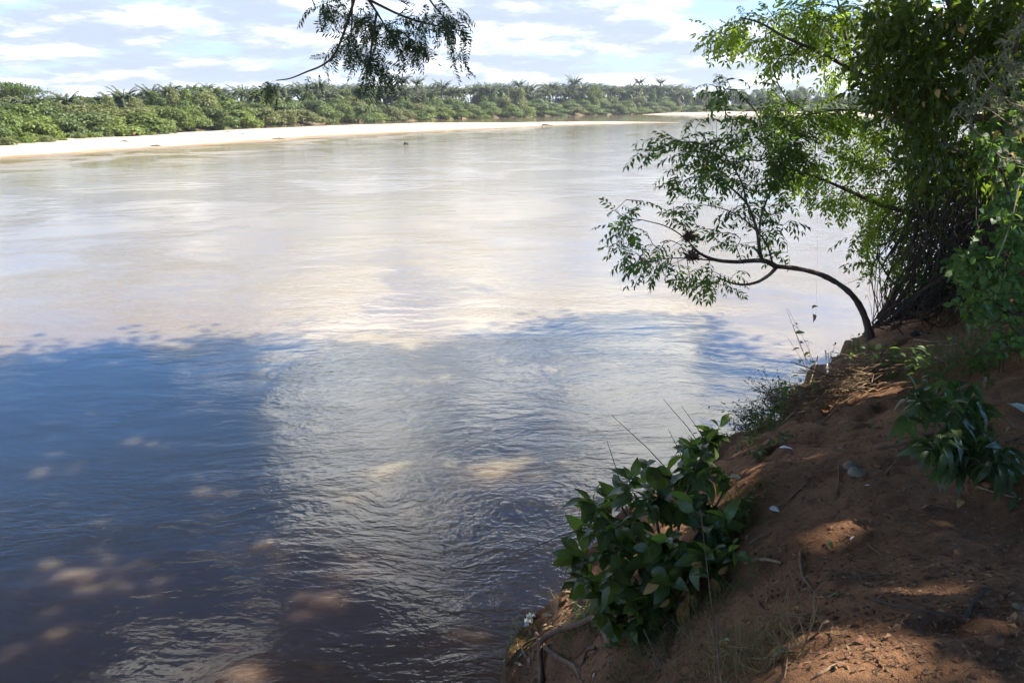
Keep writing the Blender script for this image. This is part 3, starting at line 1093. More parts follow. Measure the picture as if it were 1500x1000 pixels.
flat_tree(35, 121, 62, 'tall flat topped tree with layered dark foliage above the palms')
for (px, top, back, lab) in [(131, 136, 8, 'small crooked treelet with a tufted top beside the dark palm'), (198, 172, 3, 'pale bare twiggy treelet caught between two green riverside trees')]:
    P = shore_at(px)
    P = P * (1 + back / np.linalg.norm(P[:2]))
    ht = top_z(px, top, P) - 1
    o = thing('bare_treelet', lab, 'tree', (P[0], P[1], 1.0))
    mb = MB()
    tp = np.array([0, 0, ht * .75])
    mb.tube([[0, 0, -.2], [.15, 0, ht * .4], tp], [.12, .09, .06], 5)
    tips = []
    for k in range(9):
        e = tp * rng.uniform(.5, 1) + [rng.uniform(-1, 1), rng.uniform(-.6, .6), rng.uniform(.1, .3) * ht]
        mb.tube([tp * rng.uniform(.4, 1), (tp + e) / 2, e], [.05, .03, .015], 4)
        tips.append(e)
    mb.obj('trunk', M['pale'], o)
    lb = MB()
    for e in tips[:5 if px < 150 else 2]:
        n = 90
        tv = np.array([[0, 0, 0], [.1, .08, 0], [.24, 0, 0], [.1, -.08, 0]])
        lb.scatter((tv, np.array([[0, 1, 2, 3]]), np.zeros((4, 2))), frames(rng.normal(0, 1, (n, 3)), None, 1), e + rng.normal(0, 1, (n, 3)) * [.35, .35, .12])
    lb.obj('crown', M['far2'], o)

for (a, b, wp_, hp_, lab) in [(588, 170, 10, 6, 'bare pinkish slump of earth under the palms by the far channel'), (875, 158, 22, 6, 'bare earth slope below the bright tree on the far bank'),
                              (742, 171, 8, 3, 'small bare earth notch in the far bank under olive bushes'), (855, 164, 10, 4, 'dusty tan earth patch at the water edge below the palms')]:
    P = shore_at(a)
    d = np.linalg.norm(P[:2])
    ww, hh_ = wp_ * d / F, hp_ * d / F
    mb = MB()
    nu_, nv_ = 14, 8
    uu, vv = np.meshgrid(np.linspace(-1, 1, nu_), np.linspace(0, 1, nv_), indexing='ij')
    prof = np.clip(1 - uu ** 2, 0, 1) ** .5
    Vx = uu * ww * .6
    Vz = vv * hh_ * (.5 + prof * .7) + .2 * fbm(uu * 3 + a, vv * 3, 3)
    Vy = vv * hh_ * .8 + .5 * fbm(uu * 4 + a, vv * 4, 3)
    i_, j_ = np.meshgrid(np.arange(nu_ - 1), np.arange(nv_ - 1), indexing='ij')
    i_, j_ = i_.ravel(), j_.ravel()
    Q_ = np.stack([i_ * nv_ + j_, (i_ + 1) * nv_ + j_, (i_ + 1) * nv_ + j_ + 1, i_ * nv_ + j_ + 1], 1)
    mb.add(np.stack([Vx.ravel(), Vy.ravel(), Vz.ravel()], 1), Q_)
    o = mb.obj('bank_slope', M['gap_soil'], None, True, (float(P[0] * (1 + 3 / d)), float(P[1] * (1 + 3 / d)), 0.0))
    tag(o, lab, None, None, 'structure')
far_tree(872, 6, 124, 30, 3, 'bright yellow green tree standing out among the far palms', None, hfrac=.9)
far_tree(758, 5, 128, 40, 2, 'broad olive brown tree bulging out of the far shore bushes', None, hfrac=1.0)
far_tree(300, 6, 133, 62, 2, 'large pale olive tree in front of the thin lone palm', None, hfrac=.95)

# floating lump, driftwood, poking stick
def blobby(name, loc, size, mat, label, cat, seed=0, rz=0, group=None):
    r = np.random.default_rng(seed)
    nu_, nv_ = 9, 6
    V_ = []
    for i in range(nv_ + 1):
        ph = math.pi * i / nv_
        for j in range(nu_):
            th = 2 * math.pi * j / nu_
            k_ = 1 + r.uniform(-.18, .18)
            V_.append((math.sin(ph) * math.cos(th) * size[0] * k_, math.sin(ph) * math.sin(th) * size[1] * k_, math.cos(ph) * size[2] * k_))
    Q_ = [(i * nu_ + j, (i + 1) * nu_ + j, (i + 1) * nu_ + (j + 1) % nu_, i * nu_ + (j + 1) % nu_) for i in range(nv_) for j in range(nu_)]
    me_ = npmesh(name, V_, Q_, None, mat, None, True)
    o = link(name, me_, None, [float(q) for q in loc])
    o.rotation_euler = (0, 0, rz)
    return tag(o, label, cat, group) if label else o


P = atZ(595, 211.5, 0)
o = thing('floating_snag', 'small dark snag with a raised knob floating in open water', 'driftwood', (P[0], P[1], 0))
mb = MB()
mb.tube([[-.3, 0, -.05], [-.2, 0, .13], [-.08, .05, .2], [.02, 0, .1], [.2, 0, .06], [.3, 0, -.05]], [.08, .13, .11, .08, .08, .05], 8, .15)
mb.obj('log', M['drift'], o, True)
mb = MB()
mb.tube([[.14, 0, .04], [.21, .02, .15], [.24, 0, .2]], [.04, .05, .02], 6)
mb.obj('knob', M['drift'], o)
P = atZ(800, 184, .15)
o = thing('driftwood_log', 'dark driftwood log stranded on the narrow tip of the sandbar', 'driftwood', (P[0], P[1], .12))
mb = MB()
mb.tube([[-1.1, 0, .05], [-.6, .1, .2], [.2, 0, .16], [1.0, .2, .08], [1.6, .1, .02]], [.12, .17, .14, .09, .04], 7, .15)
mb.obj('log', M['drift'], o, True)
mb = MB()
mb.tube([[-.6, 0, .2], [-.8, .1, .4], [-.9, .1, .45]], [.06, .04, .02], 5)
mb.obj('branch', M['drift'], o)
P = atZ(829, 180, .1)
mb = MB()
mb.tube([[0, 0, -.2], [.5, 0, .8], [1.3, 0, 1.9]], [.05, .04, .015], 5)
tag(mb.obj('stick', M['drift'], None, False, [float(q) for q in P]), 'thin bare stick poking up slantwise behind the sandbar tip', 'stick')
for i, (a, b, s_, lab) in enumerate([(333, 196, 1.1, 'forked grey branch lying on the sandbar beside the tiny bush'), (355, 199.5, .8, 'short dark branch lying mid sandbar past a forked grey one'),
                                     (182, 210, .6, 'small dark scrap of wood on the dry white sand'), (228, 217, .7, 'small dark root stub on the wet rim of the sandbar'),
                                     (408, 206, .9, 'dark branch on the wet rim of the sandbar'), (600, 181, 1.5, 'low dark driftwood line where the sandbar meets the channel')]):
    P = atZ(a, b, .25)
    mb = MB()
    mb.tube([[-s_, 0, .05], [-.3 * s_, .1, .12], [.5 * s_, 0, .10], [s_, .2, .02]], [.03, .07, .06, .02], 5, .2)
    mb.tube([[-.2 * s_, 0, .1], [.1 * s_, .3, .22], [.3 * s_, .4, .3]], [.04, .03, .01], 4)
    tag(mb.obj('dead_branch', M['drift'], None, False, [float(P[0]), float(P[1]), .42]), lab, 'dead branch')
P = atZ(196, 197, .9)
blobby('red_boulder', (P[0], P[1], 1.0), (.22, .2, .2), M['redstone'], 'small reddish lump at the foot of the trees above the white sand', 'boulder', 5)

# ================================================================== NEAR PLANTS
class Skel:
    def __init__(s):
        s.p, s.par, s.fix = [], [], []

    def line(s, pts, parent=-1, sub=4):
        """a guide limb: returns node ids"""
        pts = np.asarray(pts, float)
        u_ = np.linspace(0, len(pts) - 1, (len(pts) - 1) * sub + 1)
        q_ = np.stack([np.interp(u_, np.arange(len(pts)), pts[:, k]) for k in range(3)], 1)
        # light smoothing
        q2 = q_.copy()
        for _ in range(3):
            q2[1:-1] = (q2[:-2] + 2 * q2[1:-1] + q2[2:]) / 4
        ids = []
        for k, p_ in enumerate(q2):
            s.p.append(p_)
            s.par.append(parent if k == 0 else ids[-1])
            s.fix.append(True)
            ids.append(len(s.p) - 1)
        return ids, q2

    def grow(s, targets, step=.14, jit=.25, sag=.06, skip=0):
        """twigs to each target from the nearest node; returns [(tip, dir, path)]"""
        targets = np.asarray(targets, float)
        base = np.array(s.p)
        d0 = np.array([np.min(np.linalg.norm(base[skip:] - t_, axis=1)) for t_ in targets])
        tips = []
        for k in np.argsort(d0):
            t_ = targets[k]
            arr = np.array(s.p)
            d = np.linalg.norm(arr - t_, axis=1)
            d[:skip] = 1e9
            j = int(np.argmin(d + .02 * rng.random(len(d))))
            a = arr[j]
            L = np.linalg.norm(t_ - a)
            n = max(2, int(L / step))
            side = rng.normal(0, 1, 3) * L * jit * .35
            path = [a]
            last = j
            for q_ in range(1, n + 1):
                f_ = q_ / n
                p_ = a + (t_ - a) * f_ + side * math.sin(math.pi * f_) + np.array([0, 0, sag * L * math.sin(math.pi * f_)])
                s.p.append(p_)
                s.par.append(last)
                s.fix.append(False)
                last = len(s.p) - 1
                path.append(p_)
            path = np.array(path)
            tips.append((t_, path[-1] - path[-2], path))
        return tips

    def twigs(s, mb, rtip=.0035, ex=.42, rmax=.05, sides=4):
        n = len(s.p)
        cnt = np.zeros(n)
        haschild = np.zeros(n, bool)
        for i in range(n):
            if s.par[i] >= 0:
                haschild[s.par[i]] = True
        for i in range(n - 1, -1, -1):
            if not haschild[i]:
                cnt[i] += 1
            if s.par[i] >= 0:
                cnt[s.par[i]] += cnt[i]
        r_ = np.minimum(rtip * np.maximum(cnt, 1) ** ex, rmax)
        for i in range(n):
            j = s.par[i]
            if j < 0 or s.fix[i]:
                continue
            mb.tube([s.p[j], s.p[i]], [min(r_[j], r_[i] * 1.25), r_[i]], sides, cap=False)


def clump_targets(clumps, dens=1.0):
    """(px,py,rx,ry,n,Y0,Y1) ellipses in the photograph, each at its own depth range"""
    T_ = []
    for (a, b, rx, ry, n, y0, y1) in clumps:
        for _ in range(max(1, int(n * dens))):
            th, rr = rng.uniform(0, 6.28), math.sqrt(rng.random())
            T_.append(atY(a + rx * rr * math.cos(th), b + ry * rr * math.sin(th), rng.uniform(y0, y1)))
    return np.array(T_)


def leaves_on(tips, per, spread=.35, droop=-.35, along=.6, outward=.7):
    """places and directions for leaves along the outer part of each twig"""
    P_, D_ = [], []
    for (t_, d, path) in tips:
        n = len(path)
        dn = d / (np.linalg.norm(d) + 1e-9)
        for k in range(per):
            f_ = 1 - along * (k / max(1, per - 1)) if per > 1 else 1
            x_ = f_ * (n - 1)
            i_ = min(n - 2, int(x_))
            p_ = path[i_] + (path[i_ + 1] - path[i_]) * (x_ - i_)
            r_ = rng.normal(0, 1, 3)
            r_ -= dn * (r_ @ dn)
            r_ /= np.linalg.norm(r_) + 1e-9
            dd = dn * (outward if k else 1) + r_ * spread * (1.6 if k else .4) + np.array([0, 0, droop])
            P_.append(p_)
            D_.append(dd)
    return np.array(P_), np.array(D_)


def put_leaves(root, P_, D_, tmpls, mat, smin, smax, nparts=290, roll=.5, name='leaf', stuff='foliage', up=None, front=True, partlabel=None):
    """the leaves that show largest as parts of their own, the rest as one stuff part"""
    n = len(P_)
    Mx = frames(D_, up, roll)
    S_ = rng.uniform(smin, smax, n)
    vi = rng.integers(0, len(tmpls), n)
    order = np.argsort(np.linalg.norm(P_ - [0, 0, H], axis=1) / S_ + (rng.random(n) * 3 if not front else 0))
    inview = np.zeros(n, bool)
    for k in order:
        q_ = P_[k] - [0, 0, H]
        fw = q_[1] * CP - q_[2] * SP
        upc = q_[1] * SP + q_[2] * CP
        if fw > .3 and abs(q_[0] / fw) < .66 and abs(upc / fw) < .44:
            inview[k] = True
    parts = [k for k in order if inview[k]][:nparts]
    meshes = [npmesh(name, v, q_, None, mat, u_, True) for v, q_, u_ in tmpls]
    inv = root.matrix_basis.inverted() if root is not None else Matrix()
    base = Vector(root.location) if root is not None else Vector((0, 0, 0))
    for k in parts:
        o = link(name, meshes[vi[k]], root)
        m4 = Matrix(Mx[k].tolist()).to_4x4()
        o.matrix_basis = Matrix.Translation(Vector(P_[k].tolist()) - base) @ m4 @ Matrix.Scale(float(S_[k]), 4)
    rest = np.setdiff1d(np.arange(n), parts)
    if len(rest):
        mb = MB()
        for v_ in range(len(tmpls)):
            kk = rest[vi[rest] == v_]
            mb.scatter(tmpls[v_], Mx[kk], P_[kk] - np.array(base), S_[kk])
        tag(mb.obj(stuff, mat, root, True), kind='stuff')


def rel(root, P_):
    return np.asarray(P_) - np.array(root.location)


# ------------------------------------------------------------------ leaning tree over the water
pin_t = [pinnate(.25, k, .098, .036, .12 + .1 * i, True, 10 + i) for i, k in enumerate((3, 4, 4, 5))]
def limb_obj(name, root, pts, r0, r1, mat, sides=8, wob=.06):
    mb = MB()
    pts = np.asarray(pts)
    mb.tube(pts - np.array(root.location), np.linspace(r0, r1, len(pts)), sides, wob)
    return mb.obj(name, mat, root, True)


Yt = 11.6
base = G(1279, 494)
Yt = float(base[1])
root = thing('leaning_tree', 'slender tree leaning far out over the water from the bank edge', 'tree', base - [0, 0, .1])
sk = Skel()
tp = [base - [0, 0, .15]] + [atY(a, b, Yt - c_) for a, b, c_ in [(1270, 470, 0), (1258, 444, 0), (1243, 426, .05), (1222, 411, .1), (1198, 400, .15), (1168, 393, .2), (1136, 390, .2)]]
ids, tpts = sk.line(tp)
rr_ = np.interp(np.linspace(0, 1, len(tpts)), [0, .15, .5, 1], [.066, .047, .036, .028]) * (1 + .10 * rng.normal(0, .6, len(tpts)))
mb = MB()
mb.tube(rel(root, tpts), rr_, 9, .07)
mb.obj('trunk', M['bark'], root, True)
limbs = [([(1136, 390, .2), (1122, 382, .3), (1105, 381, .4), (1080, 384, .5), (1050, 382, .6), (1028, 374, .7), (1014, 362, .8)], .036, .014),
         ([(1138, 391, .2), (1128, 402, .1), (1112, 413, .05), (1090, 418, 0), (1068, 414, -.1), (1050, 405, -.1)], .026, .010),
         ([(1116, 382, .3), (1112, 362, .2), (1110, 340, .1), (1103, 318, .1), (1094, 296, .2), (1072, 276, .3), (1050, 258, .4)], .026, .010),
         ([(1112, 372, .3), (1112, 345, 0), (1114, 318, -.2), (1124, 290, -.3), (1136, 262, -.4), (1140, 235, -.4)], .022, .008),
         ([(1136, 262, -.4), (1126, 220, -.2), (1112, 168, 0), (1092, 146, .1), (1078, 132, .2)], .012, .006),
         ([(1094, 296, .2), (1085, 260, .5), (1060, 225, .8), (1040, 205, 1.0)], .012, .006),
         ([(1028, 374, .7), (1000, 345, .8), (975, 330, .9), (940, 322, 1.0)], .010, .005),
         ([(1050, 382, .6), (1010, 378, .8), (975, 378, .9), (945, 385, 1.0)], .010, .005),
         ([(1132, 388, .2), (1128, 370, .5), (1120, 350, .7), (1100, 330, .9)], .014, .006),
         ([(1110, 340, .1), (1090, 320, -.2), (1060, 305, -.4), (1030, 300, -.5)], .012, .005)]
for pts, r0, r1 in limbs:
    P_ = [atY(a, b, Yt - c_) for a, b, c_ in pts]
    _, q_ = sk.line(P_)
    limb_obj('branch', root, q_, r0, r1, M['bark'], 7)
cl = [(1080, 122, 42, 9, 9), (1050, 132, 22, 10, 4), (1017, 181, 16, 8, 4), (982, 208, 36, 10, 9), (955, 224, 14, 7, 3), (1060, 171, 20, 10, 6), (1122, 170, 50, 14, 15),
      (1035, 218, 55, 20, 22), (1105, 208, 62, 32, 40), (1168, 195, 36, 26, 16), (1010, 250, 50, 18, 17), (1087, 250, 60, 24, 30), (1155, 222, 34, 20, 12),
      (1017, 287, 30, 12, 7), (1000, 312, 34, 12, 8), (947, 298, 18, 7, 2), (907, 313, 18, 6, 4), (925, 327, 28, 8, 6), (905, 342, 18, 6, 4), (920, 363, 20, 7, 6),
      (937, 380, 26, 9, 8), (951, 397, 22, 7, 6), (965, 358, 34, 9, 6), (1056, 338, 32, 9, 7), (1084, 358, 26, 9, 5), (1105, 314, 38, 16, 14), (1136, 332, 16, 8, 3),
      (1150, 370, 14, 5, 3), (1154, 325, 8, 5, 1), (1000, 411, 28, 6, 6), (1060, 419, 24, 7, 6), (1066, 401, 28, 6, 4), (1035, 394, 18, 6, 3), (1122, 362, 14, 13, 4), (1130, 280, 30, 20, 7)]
tg = clump_targets([(*q, Yt - 1.2, Yt + .8) for q in cl], .70)
tips = sk.grow(tg, .16, .3, .05, skip=len(ids) - 3)
mb = MB()
sk.twigs(mb, .0036, .40, .02)
mb.V = [rel(root, v) for v in mb.V]
tag(mb.obj('twigs', M['twig'], root), kind='stuff')
P_, D_ = leaves_on(tips, 3, .5, -.12, .8)
D_[:, 2] *= .55
put_leaves(root, P_, D_, pin_t, M['leaf_lean'], .75, 1.15, 300, .5)

# clumps of flood debris caught in it
for (a, b, s_, lab) in [(1009, 346, .09, 'ragged brown clump of flood debris lodged in a fork of the leaning tree'), (1014, 375, .10, 'rounder brown debris clump resting where the leaning tree limb bends')]:
    P = atY(a, b, Yt - .75)
    mb = MB()
    for k in range(220):
        d = rng.normal(0, 1, 3)
        d /= np.linalg.norm(d)
        e = d * s_ * rng.uniform(.5, 1.15) * [1, .8, .7]
        s2 = rng.normal(0, .5, 3) * s_
        mb.tube([e * .3 + s2 * .3, e * .8 + s2 * .5, e + s2 * .4], [.006, .005, .002], 3, cap=False)
    o = mb.obj('debris_clump', M['root'], None, False, [float(q) for q in P])
    tag(o, lab, 'plant debris')

# two dry leaves on a spider thread
P = atY(1195, 430, 8.6)
o = thing('dangling_leaves', 'two dry brown leaves dangling one above the other over the water', 'dry leaves', P)
mb = MB()
a0, b0 = atY(1197, 300, 8.6), atY(1195, 464, 8.6)
mb.tube([a0 - P, (a0 + b0) / 2 - P + [.01, 0, 0], b0 - P], [.0007, .0007, .0007], 3)
mb.obj('thread', M['pale'], o)
for (a, b, d) in [(1190, 452, (1, .3, .7)), (1191, 460, (.5, .2, -.9))]:
    q_ = atY(a, b, 8.6) - P
    l_ = link('leaf', npmesh('leaf', *leaf_blade(.085, .05, .7, .5, 4, 1, .03, 3)[:2], None, M['leaf_dry'], leaf_blade(.085, .05, .5, .5, 4)[2]), o)
    l_.matrix_basis = Matrix.Translation(Vector(q_.tolist())) @ Matrix(frames(np.array([d], float), None, .4)[0].tolist()).to_4x4()

# ------------------------------------------------------------------ bank tree with backlit pinnate leaves (behind the dark one)
base = np.array([7.4, 11.6, 0.0])
base[2] = ground(base[0], base[1]) - .1
root = thing('feathery_tree', 'airy tree with sunlit yellow green feathery leaves reaching over the river', 'tree', base)
sk = Skel()
ids, q_ = sk.line([base, base + [-.1, 0, 1.2], base + [-.3, -.2, 2.4], base + [-.35, -.3, 3.6], base + [-.2, -.2, 5.2], base + [.2, 0, 7.4]])
limb_obj('trunk', root, q_, .17, .09, M['bark'], 10)
LB = [[(1372, 236, 10.6), (1350, 224, 10.5), (1330, 178, 10.4), (1314, 142, 10.3), (1285, 122, 10.2), (1252, 105, 10.1), (1196, 74, 9.9), (1150, 56, 9.8), (1115, 33, 9.7), (1085, 26, 9.6)],
      [(1385, 330, 10.4), (1350, 315, 10.3), (1290, 301, 10.1), (1245, 280, 10.0), (1196, 259, 9.9), (1147, 245, 9.8)],
      [(1372, 300, 10.5), (1332, 245, 10.6), (1297, 217, 10.7), (1259, 196, 10.8), (1225, 190, 10.9)],
      [(1330, 178, 10.4), (1280, 165, 10.6), (1235, 160, 10.8), (1180, 168, 11)],
      [(1252, 105, 10.1), (1240, 60, 10.3), (1232, 20, 10.5), (1222, -20, 10.6)],
      [(1350, 318, 10.3), (1320, 350, 10.1), (1300, 375, 10), (1290, 395, 9.9)]]
for j, pts in enumerate(LB):
    P_ = [atY(*q) for q in pts]
    if j < 3:
        P_ = [base + [-.3, -.2, 2.2 if j != 2 else 2.0]] + P_
    _, q2 = sk.line(P_)
    limb_obj('branch', root, q2, .05 if j < 2 else .028, .008, M['bark'], 7)
cl = [(1060, 40, 32, 14, 12), (1110, 22, 30, 12, 9), (1048, 60, 22, 10, 6), (1090, 55, 30, 10, 7), (1150, 70, 40, 16, 14), (1180, 20, 40, 22, 30), (1215, 55, 45, 22, 30), (1165, 45, 22, 14, 8),
      (1150, 92, 36, 12, 10), (1230, 100, 34, 14, 14), (1225, 20, 30, 24, 16), (1170, 165, 50, 10, 14), (1215, 160, 40, 14, 16), (1245, 185, 34, 14, 14), (1140, 150, 26, 8, 5),
      (1280, 200, 40, 26, 24), (1240, 235, 50, 24, 28), (1180, 240, 40, 16, 16), (1170, 262, 36, 16, 13), (1230, 285, 48, 20, 24), (1300, 250, 40, 30, 26), (1290, 310, 44, 26, 24), (1262, 340, 30, 14, 9),
      (1300, 350, 34, 26, 16), (1285, 385, 20, 10, 5), (1330, 300, 34, 40, 20), (1130, 190, 22, 12, 4), (1360, 180, 40, 50, 14)]
tg = clump_targets([(*q, 9.4, 11.8) for q in cl], .72)
# the tree goes on above the picture
up_ = np.stack([rng.uniform(3.2, 8.5, 90), rng.uniform(9.2, 12.5, 90), rng.uniform(7.3, 10.5, 90)], 1)
up_ = up_[up_[:, 2] > H + .135 * up_[:, 1] + .3]
tips = sk.grow(np.concatenate([tg, up_]), .16, .3, .05, skip=len(ids) // 2)
mb = MB()
sk.twigs(mb, .0036, .40, .03)
mb.V = [rel(root, v) for v in mb.V]
tag(mb.obj('twigs', M['twig'], root), kind='stuff')
P_, D_ = leaves_on(tips, 4, .6, -.3, .8)
put_leaves(root, P_, D_, [pinnate(.24, k, .082, .034, .3 + .1 * i, True, 30 + i) for i, k in enumerate((4, 4, 5))], M['leaf_bright'], .7, 1.15, 300, .6)

# ------------------------------------------------------------------ dark glossy tree filling the upper corner
base = np.array([7.6, 9.3, 0.0])
base[2] = ground(base[0], base[1]) - .1
root = thing('dark_tree', 'dense dark leaved tree draped in hanging foliage above the path', 'tree', base)
sk = Skel()
ids, q_ = sk.line([base, base + [-.4, 0, 1.5], base + [-.5, -.1, 3], base + [-.6, 0, 5], base + [-.2, .3, 8.5]])
limb_obj('trunk', root, q_, .2, .1, M['bark'], 10)
for j, pts in enumerate([[(1420, 200, 9.0), (1380, 130, 8.8), (1340, 90, 8.7), (1300, 60, 8.6), (1280, 20, 8.6)], [(1440, 240, 9.0), (1400, 220, 8.6), (1340, 190, 8.4), (1300, 150, 8.3)],
                         [(1440, 100, 9), (1400, 40, 8.6), (1380, -20, 8.5)], [(1470, 200, 8.8), (1480, 100, 8.2), (1500, 20, 7.8)]]):
    _, q2 = sk.line([base + [-.5, 0, 2.6]] + [atY(*q) for q in pts])
    limb_obj('branch', root, q2, .06, .012, M['bark'], 7)
cl = [(1300, 30, 40, 40, 48), (1275, 60, 26, 34, 20), (1262, 90, 20, 26, 12), (1310, 90, 46, 40, 48), (1350, 40, 50, 50, 60), (1360, 120, 55, 50, 70), (1290, 130, 34, 30, 26), (1330, 160, 44, 34, 40),
      (1420, 40, 60, 50, 70), (1430, 130, 60, 60, 70), (1390, 200, 50, 46, 55), (1350, 225, 36, 34, 28), (1480, 60, 40, 60, 50), (1480, 200, 40, 60, 60), (1500, 100, 40, 90, 80), (1460, 20, 60, 40, 40), (1490, 300, 40, 60, 50), (1430, 250, 50, 40, 40), (1380, 270, 40, 30, 22), (1355, 200, 30, 60, 20)]
tg = clump_targets([(*q, 7.9, 10.2) for q in cl], 1.0)
n_up = 110
up_ = np.stack([rng.uniform(3.2, 10.5, n_up), rng.uniform(6.0, 12, n_up), rng.uniform(7.0, 9.5, n_up)], 1)
up_ = up_[(up_[:, 2] > H + .135 * up_[:, 1] + .4) & (up_[:, 0] > .34 * up_[:, 1])]
tips = sk.grow(np.concatenate([tg, up_]), .3, .3, .0, skip=len(ids) // 2)
mb = MB()
sk.twigs(mb, .003, .42, .04, 3)
mb.V = [rel(root, v) for v in mb.V]
tag(mb.obj('twigs', M['twig'], root), kind='stuff')
dk_t = [leaf_blade(.105, .043, .25, .35, 3, 1, .02, s_) for s_ in range(3)]
P_, D_ = leaves_on(tips, 12, .75, -.75, .95)
P_ = P_ + rng.normal(0, .08, P_.shape)
put_leaves(root, P_, D_, dk_t, M['leaf_dark'], .7, 1.2, 300, .9)

yo = npmesh('leaf', *leaf_blade(.06, .032, .3, .35, 3, 1, .02, 9)[:2], None, M['leaf_yellow'], leaf_blade(.06, .032, .3, .35, 3)[2], True)
for k in range(13):
    a, b = rng.uniform(1290, 1440), rng.uniform(10, 260)
    l_ = link('leaf', yo, root)
    l_['label'] = 'orange dying leaf'
    l_.matrix_basis = Matrix.Translation(Vector(rel(root, atY(a, b, rng.uniform(7.75, 8.0))).tolist())) @ Matrix(frames(rng.normal(0, .6, (1, 3)) + [0, -.2, -.7], None, .8)[0].tolist()).to_4x4()

# ------------------------------------------------------------------ tangle of brown vine stems
base = G(1330, 452)
root = thing('vine_tangle', 'tangled mass of bare brown vine stems leaning between path and river', 'vines', base)
for k in range(190):
    a0 = rng.uniform(1278, 1410)
    b0 = np.interp(a0, [1275, 1340, 1415], [470, 440, 425]) + rng.uniform(-8, 14)
    Y0 = rng.uniform(8.9, 11.4)
    dx = rng.uniform(50, 230) * (1 - .3 * (a0 - 1278) / 132)
    dy = rng.uniform(50, 210)
    a1, b1 = min(a0 + dx, 1475), b0 - dy
    Y1 = Y0 - rng.uniform(-.6, 1.2)
    p0, p1 = atY(a0, b0, Y0), atY(a1, b1, Y1)
    gz = ground(p0[0], p0[1])
    p0[2] = min(p0[2], gz + .25)
    mid = (p0 + p1) / 2 + rng.normal(0, .26, 3) + [-.12, 0, -.12]
    m2 = (mid + p1) / 2 + rng.normal(0, .08, 3)
    r_ = rng.choice([.006, .009, .013, .022], p=[.4, .35, .18, .07])
    mb = MB()
    u_ = np.linspace(0, 1, 9)
    cs = np.stack([np.interp(u_, [0, .45, .75, 1], [q[j] for q in (p0, mid, m2, p1)]) for j in range(3)], 1)
    for _ in range(2):
        cs[1:-1] = (cs[:-2] + 2 * cs[1:-1] + cs[2:]) / 4
    mb.tube(rel(root, cs), np.linspace(r_, r_ * .5, 9), 5, .1)
    for _ in range(3):
        i_ = rng.integers(2, 8)
        e = cs[i_] + rng.normal(0, .22, 3)
        mb.tube(rel(root, [cs[i_], (cs[i_] + e) / 2 + rng.normal(0, .03, 3), e]), [r_ * .5, r_ * .35, r_ * .2], 3, cap=False)
    mb.obj('stem', M['vine'], root, True)
# dead hanging stems under the dark tree, further in
mb = MB()
for k in range(260):
    a0, b0 = rng.uniform(1340, 1500), rng.uniform(230, 330)
    Y0 = rng.uniform(8.5, 10.5)
    p1 = atY(a0, b0, Y0)
    p0 = atY(a0 - rng.uniform(-20, 70), b0 + rng.uniform(60, 170), Y0 + rng.uniform(-.5, .8))
    mid = (p0 + p1) / 2 + rng.normal(0, .12, 3)
    mb.tube(rel(root, [p0, mid, p1]), [.005, .007, .005], 3, cap=False)
tag(mb.obj('thin_stems', M['vine'], root), kind='stuff')
# leaves on the tangle
tgt = []
for k in range(420):
    a0, b0 = rng.uniform(1295, 1470), rng.uniform(230, 445)
    if a0 < 1290 + (440 - b0) * .3:
        continue
    tgt.append(atY(a0, b0, rng.uniform(9, 10.8)))
P_ = np.repeat(np.array(tgt), 8, 0)
P_ = P_ + rng.normal(0, .1, P_.shape)
D_ = rng.normal(0, .7, P_.shape) + [0, -.2, -.6]
put_leaves(root, P_, D_, dk_t, M['leaf_tangle'], .55, .95, 0, .8)

# dark screen of undergrowth further along the bank behind the tangle
root = thing('bank_thicket', 'shadowy thicket closing the view behind the vine tangle', 'thicket', (9.2, 13.0, ground(9.2, 13.0)))
n = 15000
P_ = np.stack([rng.uniform(6.4, 14, n), rng.uniform(10.6, 17, n), np.zeros(n)], 1)
gz = ground(P_[:, 0], P_[:, 1], False)
hmax = 5.5 + 1.2 * fbm(P_[:, 0] * .6, P_[:, 1] * .6, 3)
P_[:, 2] = gz + rng.random(n) ** .8 * hmax
ok = (P_[:, 0] > .555 * P_[:, 1] + .25 * (vnoise(P_[:, 2] * 1.2, P_[:, 1]) + 0) + .10 * np.clip(P_[:, 2] - 3, -1, 4)) & (gz > 1.0)
P_ = P_[ok]
D_ = rng.normal(0, .8, P_.shape) + [-.2, -.2, -.5]
put_leaves(root, P_, D_, dk_t, M['leaf_dark'], 1.0, 1.9, 0, 1)
mb = MB()
for k in range(60):
    x_, y_ = rng.uniform(7.6, 13), rng.uniform(11.4, 16)
    z_ = ground(x_, y_)
    mb.tube(rel(root, [[x_, y_, z_ - .1], [x_ - .1, y_, z_ + 1.5], [x_ + rng.uniform(-.6, .6), y_, z_ + 4.5]]), [.035, .03, .01], 5)
tag(mb.obj('stems', M['vine'], root), kind='stuff')

